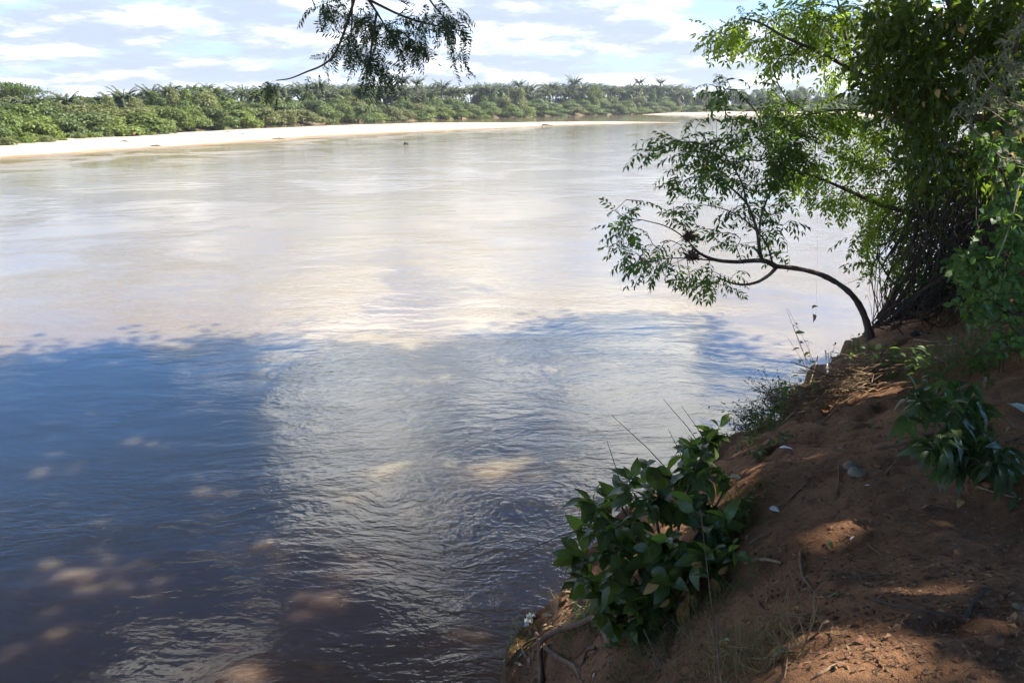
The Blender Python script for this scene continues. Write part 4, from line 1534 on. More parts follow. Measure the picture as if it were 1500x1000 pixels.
# ------------------------------------------------------------------ near climbing shrub at the right edge
base = G(1480, 560)
base = base + np.array([.35, .3, 0])
root = thing('climbing_shrub', 'rounded bright green climbing shrub crowding the right side of the path', 'shrub', base)
sk = Skel()
ids, q_ = sk.line([base, base + [0, .1, .8], base + [.1, .1, 1.8], base + [.3, 0, 3.2]])
limb_obj('stem', root, q_, .035, .02, M['bark'])
GL = [[(1490, 330, 5.9), (1470, 250, 5.7), (1446, 220, 5.6), (1425, 200, 5.5)], [(1495, 420, 5.8), (1450, 380, 5.6), (1410, 375, 5.5), (1372, 378, 5.5)],
      [(1490, 250, 5.8), (1460, 170, 5.6), (1430, 120, 5.5)], [(1500, 470, 5.6), (1470, 450, 5.4), (1430, 430, 5.4)], [(1500, 500, 5.4), (1470, 510, 5.2), (1440, 520, 5.2)]]
for pts in GL:
    _, q2 = sk.line([base + [0, .1, .9]] + [atY(*q) for q in pts])
    limb_obj('stem', root, q2, .016, .004, M['vine'], 6)
cl = [(1470, 215, 30, 24, 20), (1440, 195, 22, 14, 6), (1485, 290, 26, 40, 26), (1440, 240, 26, 24, 9), (1450, 320, 34, 26, 13), (1480, 370, 34, 40, 34), (1430, 375, 40, 16, 22), (1400, 385, 26, 10, 9),
      (1420, 410, 40, 16, 18), (1470, 430, 40, 34, 34), (1440, 460, 30, 24, 18), (1480, 490, 34, 30, 22), (1410, 445, 20, 10, 6), (1500, 150, 26, 40, 10), (1465, 400, 30, 30, 20)]
tg = clump_targets([(*q, 5.0, 6.4) for q in cl], 1.0)
tips = sk.grow(tg, .12, .35, .03, skip=4)
mb = MB()
sk.twigs(mb, .0022, .4, .012)
mb.V = [rel(root, v) for v in mb.V]
tag(mb.obj('twigs', M['vine'], root), kind='stuff')
rd_t = [leaf_blade(.062, .045, .15, .2, 4, 1.0, .02, s_) for s_ in range(3)]
P_, D_ = leaves_on(tips, 6, .8, -.25, .9)
put_leaves(root, P_, D_, rd_t, M['leaf_vine'], .7, 1.25, 300, .7)
# yellow leaves of the shrub
ym = npmesh('leaf', *leaf_blade(.055, .036, .3, .35, 4, 1, .02, 9)[:2], None, M['leaf_yellow'], leaf_blade(.055, .036, .3, .35, 4)[2], True)
for (a, b) in [(1407, 132), (1465, 192), (1488, 190), (1497, 196), (1402, 42), (1480, 225), (1375, 130), (1490, 390)]:
    q_ = atY(a, b, 5.1)
    l_ = link('leaf', ym, root)
    l_['label'] = 'yellowed leaf'
    l_.matrix_basis = Matrix.Translation(Vector(rel(root, q_).tolist())) @ Matrix(frames(rng.normal(0, .5, (1, 3)) + [0, -.3, -.9], None, .8)[0].tolist()).to_4x4()

# grey green wispy climber over it
base = G(1500, 520) + np.array([.5, .4, 0])
root = thing('wispy_climber', 'grey green wispy climber with pale dry stalks over the bright shrub', 'climber', base)
sk = Skel()
ids, q_ = sk.line([base, base + [0, .1, 1.2], base + [0, 0, 2.4]])
limb_obj('stem', root, q_, .014, .008, M['pale'])
for pts in [[(1500, 200, 5.6), (1450, 160, 5.4), (1425, 150, 5.3)], [(1500, 100, 5.6), (1475, 90, 5.4), (1468, 60, 5.3)], [(1490, 260, 5.5), (1440, 200, 5.2), (1395, 160, 5.1)],
            [(1495, 240, 5.3), (1485, 320, 5.1), (1460, 380, 5.0)], [(1490, 170, 5.2), (1440, 108, 5.1), (1428, 82, 5.0)]]:
    _, q2 = sk.line([base + [0, 0, 2.0]] + [atY(*q) for q in pts])
    limb_obj('stem', root, q2, .007, .0025, M['pale'], 5)
cl = [(1450, 150, 44, 14, 14), (1480, 170, 30, 26, 14), (1430, 115, 20, 22, 7), (1470, 80, 20, 20, 8), (1490, 40, 20, 30, 8), (1410, 170, 22, 12, 5), (1460, 120, 30, 16, 8), (1495, 120, 18, 30, 10), (1470, 240, 26, 20, 5)]
tips = sk.grow(clump_targets([(*q, 4.9, 5.9) for q in cl], 1), .1, .4, .02, skip=6)
mb = MB()
sk.twigs(mb, .0016, .35, .006)
mb.V = [rel(root, v) for v in mb.V]
tag(mb.obj('twigs', M['pale'], root), kind='stuff')
P_, D_ = leaves_on(tips, 9, .9, -.1, .95)
put_leaves(root, P_, D_, [leaf_blade(.04, .013, .3, .3, 2), leaf_blade(.05, .02, .3, .5, 2)], M['leaf_grey'], .7, 1.3, 0, 1)

# ------------------------------------------------------------------ great shade tree over the viewer, with its hanging bough
base = np.array([5.2, -3.2, 0.0])
base[2] = ground(base[0], base[1]) - .2
root = thing('shade_tree', 'great tree whose dark feathery bough hangs into view over the river', 'tree', base)
q_ = np.array([base, base + [-.2, .2, 3], base + [-.5, .5, 6], base + [-1, 1, 9]])
limb_obj('trunk', root, q_, .5, .32, M['bark'], 12)
hub = base + [-1, 1, 8.5]
for e in [(-3, 6, 12), (-1, 12, 13), (4, 14, 14), (9, 8, 14), (8, -2, 14), (0, -6, 14), (-5, 0, 12), (2, 4, 15)]:
    e = np.array(e, float)
    limb_obj('limb', root, [hub, (hub + e) / 2 + [0, 0, -.4], e], .2, .04, M['bark'], 8)
# bough in view
sk = Skel()
Yb = 5.2
bough_top = atY(520, -120, Yb)
limb_obj('limb', root, [hub, hub + [-2.2, 2.6, .3], bough_top + [.5, -.4, 1.2], bough_top], .13, .03, M['bark'], 8)
ids, q_ = sk.line([bough_top, atY(525, -60, Yb), atY(530, -20, Yb), atY(540, 0, Yb)])
br = link('bough', None, root)
bm_ = MB()
bm_.tube(rel(root, q_), np.linspace(.03, .012, len(q_)), 7, .05)
BL = [[(540, 0, 5.2), (552, 18, 5.15), (565, 40, 5.1), (583, 62, 5.1)], [(540, 0, 5.2), (590, 25, 5.3), (625, 35, 5.4), (660, 42, 5.4), (690, 50, 5.4)], [(525, -20, 5.2), (510, 30, 5.1), (500, 60, 5.0), (488, 85, 4.9), (470, 98, 4.9), (450, 105, 4.8), (425, 116, 4.8), (405, 118, 4.8)],
      [(600, -60, 5.3), (630, 5, 5.3), (660, 35, 5.3), (678, 60, 5.3)], [(515, -30, 5.0), (516, 20, 5.0), (514, 60, 4.9)], [(470, -40, 5.0), (455, -5, 5.0), (462, 12, 5.0)], [(552, 18, 5.1), (545, 60, 5.0), (541, 95, 5.0), (543, 112, 5.0)],
      [(565, -60, 5.1), (560, -20, 5.1), (600, 10, 5.2)]]
for j, pts in enumerate(BL):
    P_ = [atY(*q) for q in pts]
    if j in (3, 5, 7):
        P_ = [bough_top] + P_
    _, q2 = sk.line(P_)
    bm_.tube(rel(root, q2), np.linspace(.009, .003, len(q2)), 5, .05)
cl = [(465, 8, 16, 8, 7), (480, 0, 14, 6, 4), (500, 5, 12, 5, 3), (460, 75, 0, 0, 0), (480, 72, 16, 6, 3), (492, 66, 10, 6, 2), (520, 20, 26, 8, 9), (545, 32, 26, 12, 12), (535, 55, 20, 12, 7), (570, 50, 24, 10, 9), (600, 50, 26, 10, 9), (590, 62, 26, 9, 7),
      (620, 65, 18, 8, 5), (600, 20, 30, 12, 9), (640, 20, 24, 12, 8), (655, 8, 20, 8, 6), (660, 30, 22, 8, 6), (685, 48, 8, 4, 2), (660, 68, 10, 8, 3), (674, 78, 6, 5, 2), (545, 75, 18, 12, 9), (555, 90, 16, 12, 7), (565, 108, 12, 9, 4), (535, 110, 8, 12, 4),
      (546, 118, 8, 6, 3), (556, 122, 8, 6, 2), (505, 70, 10, 8, 3), (395, 118, 5, 3, 2), (410, 122, 4, 3, 2), (455, 106, 3, 2, 1), (580, 30, 20, 14, 6), (510, 40, 12, 10, 3)]
tips = sk.grow(clump_targets([(*q, 4.8, 5.5) for q in cl if q[4]], .54), .07, .3, -.02, skip=len(ids) - 2)
sk.twigs(bm_, .0013, .4, .006)
br.data = None
bpy.data.objects.remove(br)
br = bm_.obj('bough', M['twig'], root)
tag(br, 'drooping bough with dark feathery leaves')
fin_t = [pinnate(.12, 9, .033, .0095, .35 + .15 * i, True, 50 + i, 62, 2) for i in range(3)]
P_, D_ = leaves_on(tips, 4, .45, -.65, .85)


def put_sub(root_, part, P_, D_, tmpls, mat, smin, smax, nparts, roll):
    n_ = len(P_)
    Mx = frames(D_, None, roll)
    S_ = rng.uniform(smin, smax, n_)
    vi = rng.integers(0, len(tmpls), n_)
    meshes = [npmesh('leaf', v, q_, None, mat, u_) for v, q_, u_ in tmpls]
    b_ = Vector(root_.location)
    idx = rng.permutation(n_)
    for k in idx[:nparts]:
        o_ = link('leaf', meshes[vi[k]], part)
        o_.matrix_basis = Matrix.Translation(Vector(P_[k].tolist()) - b_) @ Matrix(Mx[k].tolist()).to_4x4() @ Matrix.Scale(float(S_[k]), 4)
    rest = idx[nparts:]
    if len(rest):
        mb_ = MB()
        for v_ in range(len(tmpls)):
            kk = rest[vi[rest] == v_]
            mb_.scatter(tmpls[v_], Mx[kk], P_[kk] - np.array(b_), S_[kk])
        tag(mb_.obj('foliage', mat, part), kind='stuff')


put_sub(root, br, P_, D_, fin_t, M['leaf_hang'], .8, 1.25, 300, .8)

# high crown, out of view: shaped for the shade it casts, gaps cut for sun
def shadow_xy(P_, z=0.0):
    s_ = (P_[:, 2] - z) / math.tan(SUN_EL)
    return P_[:, 0] - SUN_H[0] * s_, P_[:, 1] - SUN_H[1] * s_


gapw = [(335, 985, .55), (120, 830, .5), (190, 850, .35), (60, 690, .45), (85, 770, .3), (385, 800, .35), (540, 850, .5), (460, 870, .3), (690, 700, .3), (30, 940, .3), (300, 705, .3), (215, 650, .3), (690, 930, .25), (625, 560, .7), (760, 540, .8)]
gapg = [(1240, 960, .20), (1310, 975, .15), (1180, 980, .14), (1190, 768, .10), (1210, 785, .09), (1165, 790, .06), (1380, 455, .35), (1250, 590, .25), (1190, 565, .35), (815, 895, .34), (860, 870, .2), (840, 840, .14), (1270, 640, .12), (1000, 700, .15), (1150, 900, .07), (780, 930, .1)]


def crown_ok(P_):
    sx_, sy_ = shadow_xy(P_)
    yb = np.interp(sx_, [-12, -8.5, -5.5, -4, -2.2, -.5, 1.8, 5, 9], [15.9, 16.6, 17.6, 16.6, 16.4, 17.6, 19.6, 20.4, 20.6]) + 1.0 * fbm(sx_ * .9, sy_ * .3, 3)
    ok_ = sy_ + rng.normal(0, .75, len(sy_)) < yb
    s3, t3 = shadow_xy(P_, 5.6)  # opening cut in the crown so sun reaches the feathery tree
    ok_ &= ~((np.hypot((s3 - 4.6) / 2.0, (t3 - 10.3) / 2.0) < 1 + .5 * vnoise(s3 * 2, t3 * 2)) & (vnoise(s3 * 3, t3 * 3) > -.18))
    for a, b, r_ in gapw:
        q_ = atZ(a, b, 0)
        dd_ = np.hypot(sx_ - q_[0], sy_ - q_[1]) / (r_ * 1.35)
        ok_ &= rng.random(len(sx_)) > .84 * np.exp(-dd_ ** 2)
    for a, b, r_ in gapg:
        r_ = r_ * 1.25 + .08
        q_ = G(a, b)
        s2, t2 = shadow_xy(P_, q_[2])
        ok_ &= np.hypot(s2 - q_[0], t2 - q_[1]) > r_
    # leaves low enough to enter the camera view are dropped
    el_ = (P_[:, 2] - H) / np.hypot(P_[:, 0], np.maximum(P_[:, 1], .1))
    ok_ &= (P_[:, 1] < 1.0) | (el_ > .19)
    return ok_


n = 140000
P_ = np.stack([rng.uniform(-7, 15, n), rng.uniform(-10, 22, n), rng.uniform(9.5, 16.5, n)], 1)
thick = vnoise(P_[:, 0] * .8, P_[:, 1] * .8) + vnoise(P_[:, 2] * .9, P_[:, 0] * .7)
P_ = P_[crown_ok(P_) & (thick > -.9)]
mine = P_[:, 1] < 11
quad = (np.array([[0, 0, 0], [.09, .09, .02], [.27, 0, -.03], [.09, -.09, .02]]), np.array([[0, 1, 2, 3]]), np.zeros((4, 2)))
mb = MB()
A_ = P_[mine]
mb.scatter(quad, frames(rng.normal(0, 1, A_.shape) * [1, 1, .4], np.tile([.5, 0, .9], (len(A_), 1)), .6), rel(root, A_), rng.uniform(.8, 1.5, len(A_)))
tag(mb.obj('crown', M['leaf_hang'], root), kind='stuff')
b2 = np.array([12.5, 17.0, ground(12.5, 17.0) - .2])
r2 = thing('bank_tree', 'tall bank tree standing beyond the thicket and shading the water', 'tree', b2)
limb_obj('trunk', r2, [b2, b2 + [-.5, 0, 4], b2 + [-1.5, -.5, 9], b2 + [-3, -1, 13]], .3, .1, M['bark'], 10)
for e in [(4, 14, 12), (8, 19, 13), (1, 16, 13), (10, 13, 14), (6, 12, 15)]:
    limb_obj('limb', r2, [b2 + [-1.3, -.4, 8], (b2 + [-1.3, -.4, 8] + np.array(e)) / 2 + [0, 0, -.3], np.array(e, float)], .12, .03, M['bark'], 7)
A_ = P_[~mine]
mb = MB()
mb.scatter(quad, frames(rng.normal(0, 1, A_.shape) * [1, 1, .4], np.tile([.5, 0, .9], (len(A_), 1)), .6), rel(r2, A_), rng.uniform(.8, 1.5, len(A_)))
tag(mb.obj('crown', M['leaf_dark'], r2), kind='stuff')

# ------------------------------------------------------------------ broad-leaved shrub at the bank edge
base = G(975, 890)
root = thing('broadleaf_shrub', 'leafy dark green shrub with broad leaves spilling over the bank edge', 'shrub', base)
sk = Skel()
stems = [[(975, 890, 0), (960, 840, .05), (930, 790, .2), (890, 760, .4), (860, 755, .6)], [(975, 885, 0), (985, 820, .1), (1000, 740, .35), (1020, 680, .7), (1050, 640, 1.0)],
         [(970, 890, 0), (950, 860, .0), (905, 850, .05), (870, 850, .1)], [(980, 890, 0), (1000, 860, -.05), (1040, 830, -.1), (1070, 815, -.1)],
         [(975, 880, 0), (970, 800, .15), (955, 730, .5), (945, 690, .8)], [(970, 880, 0), (940, 800, .2), (900, 720, .6)], [(978, 880, 0), (1010, 800, .1), (1050, 740, .4), (1070, 700, .7)],
         [(968, 890, 0), (930, 900, -.05), (900, 915, -.05)], [(975, 890, 0), (985, 900, -.12), (1005, 880, -.2)]]
Yb = float(base[1])
mbs = MB()
for pts in stems:
    P_ = [atY(a, b, Yb + c_) for a, b, c_ in pts]
    P_[0] = base + rng.normal(0, .03, 3) * [1, 1, 0]
    for q_ in P_[1:]:
        q_[2] = max(q_[2], ground(q_[0], q_[1]) + .05)
    _, q2 = sk.line(P_)
    limb_obj('stem', root, q2, .011, .004, M['twig'], 6)
cl = [(1045, 640, 20, 14, 6, .9), (1058, 615, 6, 6, 1, 1), (1010, 665, 26, 14, 8, .8), (1035, 690, 30, 18, 10, .6), (985, 700, 22, 14, 7, .7), (948, 675, 10, 14, 1, .7), (930, 710, 24, 12, 7, .5), (960, 740, 30, 16, 9, .4),
      (1010, 740, 34, 18, 10, .35), (880, 735, 26, 14, 8, .45), (870, 770, 26, 16, 9, .35), (915, 775, 30, 18, 9, .25), (955, 800, 30, 20, 9, .1), (860, 815, 24, 14, 7, .2), (900, 820, 30, 20, 8, .05), (1000, 800, 30, 20, 8, .0),
      (1045, 770, 30, 16, 7, .25), (1060, 815, 24, 12, 7, -.1), (1030, 835, 24, 14, 7, -.15), (870, 860, 26, 14, 5, 0), (915, 870, 30, 24, 9, -.05), (960, 870, 26, 26, 10, -.1), (930, 915, 26, 22, 8, -.12), (985, 850, 22, 16, 6, -.15), (890, 900, 16, 14, 4, -.05), (960, 920, 18, 16, 5, -.1)]
T_ = []
for (a, b, rx, ry, n, dy) in cl:
    for _ in range(n):
        th, rr = rng.uniform(0, 6.28), math.sqrt(rng.random())
        T_.append(atY(a + rx * rr * math.cos(th), b + ry * rr * math.sin(th), Yb + dy + rng.uniform(-.22, .22)))
T_ = np.array(T_)
gz = ground(T_[:, 0], T_[:, 1])
T_[:, 2] = np.maximum(T_[:, 2], gz + .04)
tips = sk.grow(T_, .06, .35, .04)
mb = MB()
sk.twigs(mb, .0022, .35, .007)
mb.V = [rel(root, v) for v in mb.V]
tag(mb.obj('twigs', M['grass'], root), kind='stuff')
bl_t = [leaf_blade(.125, .068, .16, .22 + .1 * s_, 6, 1.05, .018, s_) for s_ in range(4)]
P_, D_ = leaves_on(tips, 7, .75, -.15, 1.0, .6)
D_ += [-.15, -.25, .0]
put_leaves(root, P_, D_, bl_t, M['leaf_broad'], .38, 1.15, 300, .6)
yl = [npmesh('leaf', *leaf_blade(.15, .06, .35, .3, 6, 1, .035, 21 + s_)[:2], None, M['leaf_yellow'], leaf_blade(.15, .06, .35, .3, 6)[2], True) for s_ in range(3)]
for (a, b, d, s_) in [(966, 850, (-.6, -.1, -.5), .75), (1008, 868, (0, -.2, -1), 1.0), (1003, 885, (-.1, -.2, -1), 1.1), (1040, 876, (.4, -.1, -.9), .8), (980, 876, (-.5, 0, -.8), .5), (1012, 826, (.6, 0, -.1), .45), (1050, 855, (.5, .1, .3), .45), (1012, 900, (.1, -.2, -1), .7)]:
    q_ = atY(a, b, Yb - .35)
    q_[2] = max(q_[2], ground(q_[0], q_[1]) + .12)
    l_ = link('leaf', yl[rng.integers(3)], root)
    l_['label'] = 'withered yellow leaf hanging low'
    l_.matrix_basis = Matrix.Translation(Vector(rel(root, q_).tolist())) @ Matrix(frames(np.array([d], float), np.array([[0, -1, .3]]), .3)[0].tolist()).to_4x4() @ Matrix.Scale(s_, 4)
mb = MB()
for (a0, b0, a1, b1, dy) in [(1000, 712, 896, 608, .7), (1040, 672, 972, 585, .9), (1045, 668, 998, 594, .9), (918, 742, 889, 645, .5), (1010, 700, 979, 628, .8), (875, 768, 760, 812, .3)]:
    p0, p1 = atY(a0, b0, Yb + dy), atY(a1, b1, Yb + dy)
    mb.tube(rel(root, [p0, (p0 + p1) / 2 + [0, 0, .02], p1]), [.003, .0025, .0012], 4)
mb.obj('dry_stalks', M['twig'], root)

# ------------------------------------------------------------------ sapling on the path
base = G(1424, 708)
root = thing('sapling', 'low sapling with long drooping dark leaves growing on the path', 'sapling', base)
sk = Skel()
Yb = float(base[1])
for pts in [[(1424, 700, 0), (1420, 650, .05), (1412, 600, .1), (1405, 560, .2)], [(1424, 700, 0), (1400, 650, .05), (1370, 615, .1), (1340, 590, .15)], [(1424, 700, 0), (1440, 660, 0), (1460, 650, -.05), (1480, 655, -.05)],
            [(1424, 700, 0), (1400, 670, -.05), (1370, 655, -.1), (1345, 655, -.1)], [(1420, 650, .05), (1430, 600, .2), (1430, 570, .3)], [(1424, 700, 0), (1430, 680, -.12), (1445, 672, -.15)]]:
    P_ = [atY(a, b, Yb + c_) for a, b, c_ in pts]
    _, q2 = sk.line(P_)
    limb_obj('stem', root, q2, .008, .003, M['grass'], 6)
cl = [(1405, 560, 26, 14, 6, .2), (1375, 575, 26, 12, 7, .15), (1345, 590, 22, 14, 8, .15), (1335, 610, 14, 10, 4, .1), (1425, 580, 20, 20, 7, .25), (1440, 610, 22, 20, 7, .1), (1395, 610, 26, 18, 9, .05), (1365, 640, 24, 16, 9, -.05),
      (1400, 650, 26, 20, 10, -.05), (1435, 650, 26, 20, 10, -.05), (1465, 655, 26, 16, 10, -.05), (1375, 675, 20, 18, 8, -.12), (1420, 685, 24, 16, 8, -.15), (1460, 685, 24, 14, 8, -.12), (1355, 660, 14, 14, 5, -.1), (1480, 680, 14, 14, 4, -.1)]
T_ = []
for (a, b, rx, ry, n, dy) in cl:
    for _ in range(n):
        th, rr = rng.uniform(0, 6.28), math.sqrt(rng.random())
        T_.append(atY(a + rx * rr * math.cos(th), b + ry * rr * math.sin(th), Yb + dy + rng.uniform(-.15, .15)))
T_ = np.array(T_)
T_[:, 2] = np.maximum(T_[:, 2], ground(T_[:, 0], T_[:, 1]) + .06)
tips = sk.grow(T_, .06, .3, .06)
mb = MB()
sk.twigs(mb, .0018, .35, .005)
mb.V = [rel(root, v) for v in mb.V]
tag(mb.obj('twigs', M['grass'], root), kind='stuff')
P_, D_ = leaves_on(tips, 3, .6, -.5, .8, .8)
put_leaves(root, P_, D_, [leaf_blade(.135, .043, .2, .35 + .12 * s_, 6, .95, .012, 60 + s_) for s_ in range(4)], M['leaf_sap'], .6, 1.1, 300, .45)

# ------------------------------------------------------------------ weeds, grasses
blade = (lambda L, W_, c_: (np.array([[0, -W_, 0], [0, W_, 0], [L * .5, -W_ * .8, c_ * L * .12], [L * .5, W_ * .8, c_ * L * .12], [L, 0, -c_ * L * .25], [L, 0.0004, -c_ * L * .25]]), np.array([[0, 1, 3, 2], [2, 3, 5, 4]]), np.zeros((6, 2))))


def tuft(a, b, n, L, spread, mat, label, group=None, name='grass_tuft', R_=.06, up_=1.0):
    c_ = G(a, b)
    xy = c_[:2] + rng.normal(0, R_, (n, 2))
    z_ = ground(xy[:, 0], xy[:, 1])
    P_ = np.column_stack([xy, z_ - .005])
    D_ = rng.normal(0, spread, (n, 3)) * [1, 1, .3] + [0, 0, up_]
    mb_ = MB()
    for k_ in range(3):
        s_ = slice(k_, None, 3)
        mb_.scatter(blade(L, .0028 if b > 700 else .0045, [.6, 1.2, 2.0][k_]), frames(D_[s_], rng.normal(0, 1, D_[s_].shape), .5), P_[s_] - c_, rng.uniform(.4, 1.1, len(D_[s_])))
    o_ = mb_.obj(name, mat, None, False, [float(q) for q in c_])
    return tag(o_, label, 'grass tuft', group)


T1 = [(990, 930, 160, .12, .9, 'grass', 'short grass at the foot of the broad leaved shrub'), (1050, 880, 130, .13, .8, 'grass', 'loose grass under the yellow leaves of the broad leaved shrub'), (955, 985, 120, .12, .9, 'grass_dry', 'dry grass on the slope below the broad leaved shrub'),
      (815, 875, 90, .16, .9, 'grass_dry', 'dry grass on the sunny rim beside the broad leaved shrub'), (1300, 620, 60, .07, .8, 'grass', 'sparse sprouts near the path side of the sapling'), (1020, 985, 120, .16, .8, 'grass_dry', 'dry grass low on the slope at the picture foot'),
      (770, 900, 90, .16, .8, 'grass', 'small green grass tuft on the bank rim beside the white scrap'), (785, 868, 80, .18, .9, 'grass', 'long bladed grass tuft poking over the rim above the bank corner'),
      (755, 955, 90, .20, .9, 'grass', 'grass tuft overhanging the water below the white scrap'), (850, 915, 160, .12, .9, 'grass', 'short mixed grass patch between the roots and the broad leaved shrub'),
      (880, 890, 160, .14, .9, 'grass', 'grass patch under the low side of the broad leaved shrub'), (1100, 950, 220, .20, .8, 'grass_dry', 'olive dry grass tuft beside the sunlit earth'),
      (1085, 990, 200, .20, .8, 'grass_dry', 'dry grass tuft spilling down the slope at the picture foot'), (930, 965, 120, .1, .9, 'grass', 'low green growth behind the exposed roots'),
      (1075, 750, 160, .15, .7, 'grass', 'grassy weeds leaning out at the path side of the broad leaved shrub'), (1080, 780, 120, .12, .8, 'grass', 'short weeds between shrub and path edge'),
      (1250, 470, 200, .22, .7, 'grass', 'dark grass fringe on the rim below the leaning trunk'), (1225, 505, 240, .28, .7, 'grass', 'tall dark grass fringe hanging over the rim short of the leaning trunk'),
      (1200, 525, 200, .22, .7, 'grass', 'wispy grass fringe on the rim above the straw heap'), (1290, 460, 200, .2, .8, 'grass', 'grass at the foot of the vine tangle'),
      (1330, 450, 220, .2, .8, 'grass', 'grass belt in front of the vine tangle'), (1360, 440, 200, .2, .8, 'grass', 'grass ending the belt under the tangle'),
      (1140, 610, 240, .16, .7, 'grass', 'green grass patch hanging down the rim beyond the bare knoll'), (1120, 625, 200, .14, .7, 'grass', 'thin grass where the bare knoll meets the rim'),
      (1150, 598, 150, .18, .7, 'grass', 'thick green grass on the rim in front of the straw heap'), (1170, 585, 110, .16, .8, 'grass_dry', 'dry tan grass at the water side of the straw heap'), (1150, 575, 200, .25, .7, 'grass', 'long grass drooping from the rim toward the dead brush'),
      (1410, 500, 220, .2, .8, 'grass_dry', 'brownish dry grass beside the far part of the path'), (1430, 520, 220, .18, .8, 'grass_dry', 'dry grass under the bright climbing shrub'),
      (1395, 540, 200, .12, .8, 'grass', 'short grass behind the sapling'), (1360, 520, 120, .12, .8, 'grass', 'thin grass at the middle of the far path'), (1440, 480, 200, .2, .8, 'grass_dry', 'faded grass at the shaded foot of the shrub')]
for a, b, n, L, s_, mt, lab in T1:
    tuft(a, b, n, L, s_, M[mt], lab, R_=.09 if b > 700 else .17)


def weed(a, b, nst, ht, nl, L, W_, mat, label, R_=.08, lean=(0, 0), name='weed', lift=.0, smat='grass', nparts=60, upd=.2):
    c_ = G(a, b)
    o_ = thing(name, label, 'weed', c_)
    mb_ = MB()
    PP, DD = [], []
    for k_ in range(nst):
        x_, y_ = c_[:2] + rng.normal(0, R_, 2)
        z_ = ground(x_, y_)
        h_ = ht * rng.uniform(.6, 1.1)
        e = np.array([x_ + rng.normal(0, .2) * h_ + lean[0] * h_, y_ + rng.normal(0, .2) * h_ + lean[1] * h_, z_ + h_])
        m_ = np.array([x_, y_, z_]) * .5 + e * .5 + rng.normal(0, .05, 3) * h_
        pp = np.array([[x_, y_, z_ - .02], m_, e])
        mb_.tube(pp - c_, [.003, .0022, .0012], 4)
        for q_ in range(nl):
            f_ = .3 + .7 * q_ / nl
            p_ = pp[0] * (1 - f_) ** 2 + 2 * m_ * f_ * (1 - f_) + e * f_ * f_
            PP.append(p_)
            DD.append(rng.normal(0, 1, 3) * [1, 1, .3] + [0, 0, upd])
    tag(mb_.obj('stems', M[smat], o_), kind='stuff')
    put_leaves(o_, np.array(PP), np.array(DD), [leaf_blade(L, W_, .2, .3, 4, 1, .01, s_) for s_ in range(2)], M[mat], .6, 1.2, nparts, .4)
    return o_


weed(1195, 560, 5, .75, 3, .10, .04, 'weed', 'tall spindly weed with few bright leaves sticking out over the water', .05, (-.45, .1), nparts=20, smat='twig')
weed(1150, 610, 18, .34, 8, .07, .035, 'weed', 'bushy green weed on the rim beyond the bare knoll', .2, (-.2, 0))
weed(1125, 620, 13, .25, 7, .06, .03, 'weed', 'small green weed hanging where the knoll meets the water', .1, (-.2, 0))
weed(1105, 650, 5, .12, 5, .05, .025, 'weed', 'tiny weed on the bare knoll above the water', .06)
weed(1095, 675, 4, .1, 5, .06, .025, 'weed', 'tiny pale weed between the knoll and the broad leaved shrub', .05)
weed(1140, 650, 4, .14, 5, .06, .03, 'leaf_broad', 'little dark weed in the gully behind the knoll', .05)
weed(1265, 520, 8, .32, 7, .06, .028, 'weed', 'light green weed behind the straw heap', .16)
weed(1285, 535, 8, .28, 7, .07, .035, 'weed', 'light green weed at the end of the straw heap', .14)
weed(1240, 530, 8, .28, 7, .05, .02, 'weed', 'fine stemmed weed at the rim over the straw heap', .14)
weed(1325, 545, 6, .30, 6, .09, .045, 'leaf_vine', 'dark weed with a yellowing leaf beside the far path', .1)
weed(1390, 590, 6, .25, 6, .07, .03, 'leaf_sap', 'dark weed just behind the sapling', .14)
weed(1440, 555, 12, .3, 7, .07, .035, 'leaf_vine', 'leafy dark weeds behind the sapling by the path edge', .2)
weed(1480, 540, 12, .35, 7, .07, .035, 'leaf_vine', 'leafy weeds below the bright climbing shrub', .2)
weed(1460, 505, 12, .4, 8, .06, .035, 'leaf_vine', 'thick weeds merging into the climbing shrub', .25)
weed(1475, 735, 2, .06, 3, .14, .03, 'grass', 'flattened grassy weed lying beside the sapling', .05, upd=0)
weed(1090, 765, 6, .16, 6, .06, .035, 'leaf_broad', 'round leaved weed at the path side of the broad leaved shrub', .08)
weed(905, 945, 3, .08, 4, .05, .04, 'weed', 'small bright green seedling behind the exposed root', .03)
weed(1450, 530, 6, .2, 5, .10, .05, 'leaf_broad', 'low broad leaved weed in deep shade by the path', .1)
weed(1315, 455, 6, .9, 4, .05, .02, 'leaf_lean', 'dark bare stemmed weed rising beside the leaning trunk', .25, (-.3, 0), smat='twig')
weed(1290, 465, 5, .7, 4, .05, .02, 'leaf_lean', 'twiggy weed just behind the leaning trunk base', .2, (-.35, 0), smat='twig')

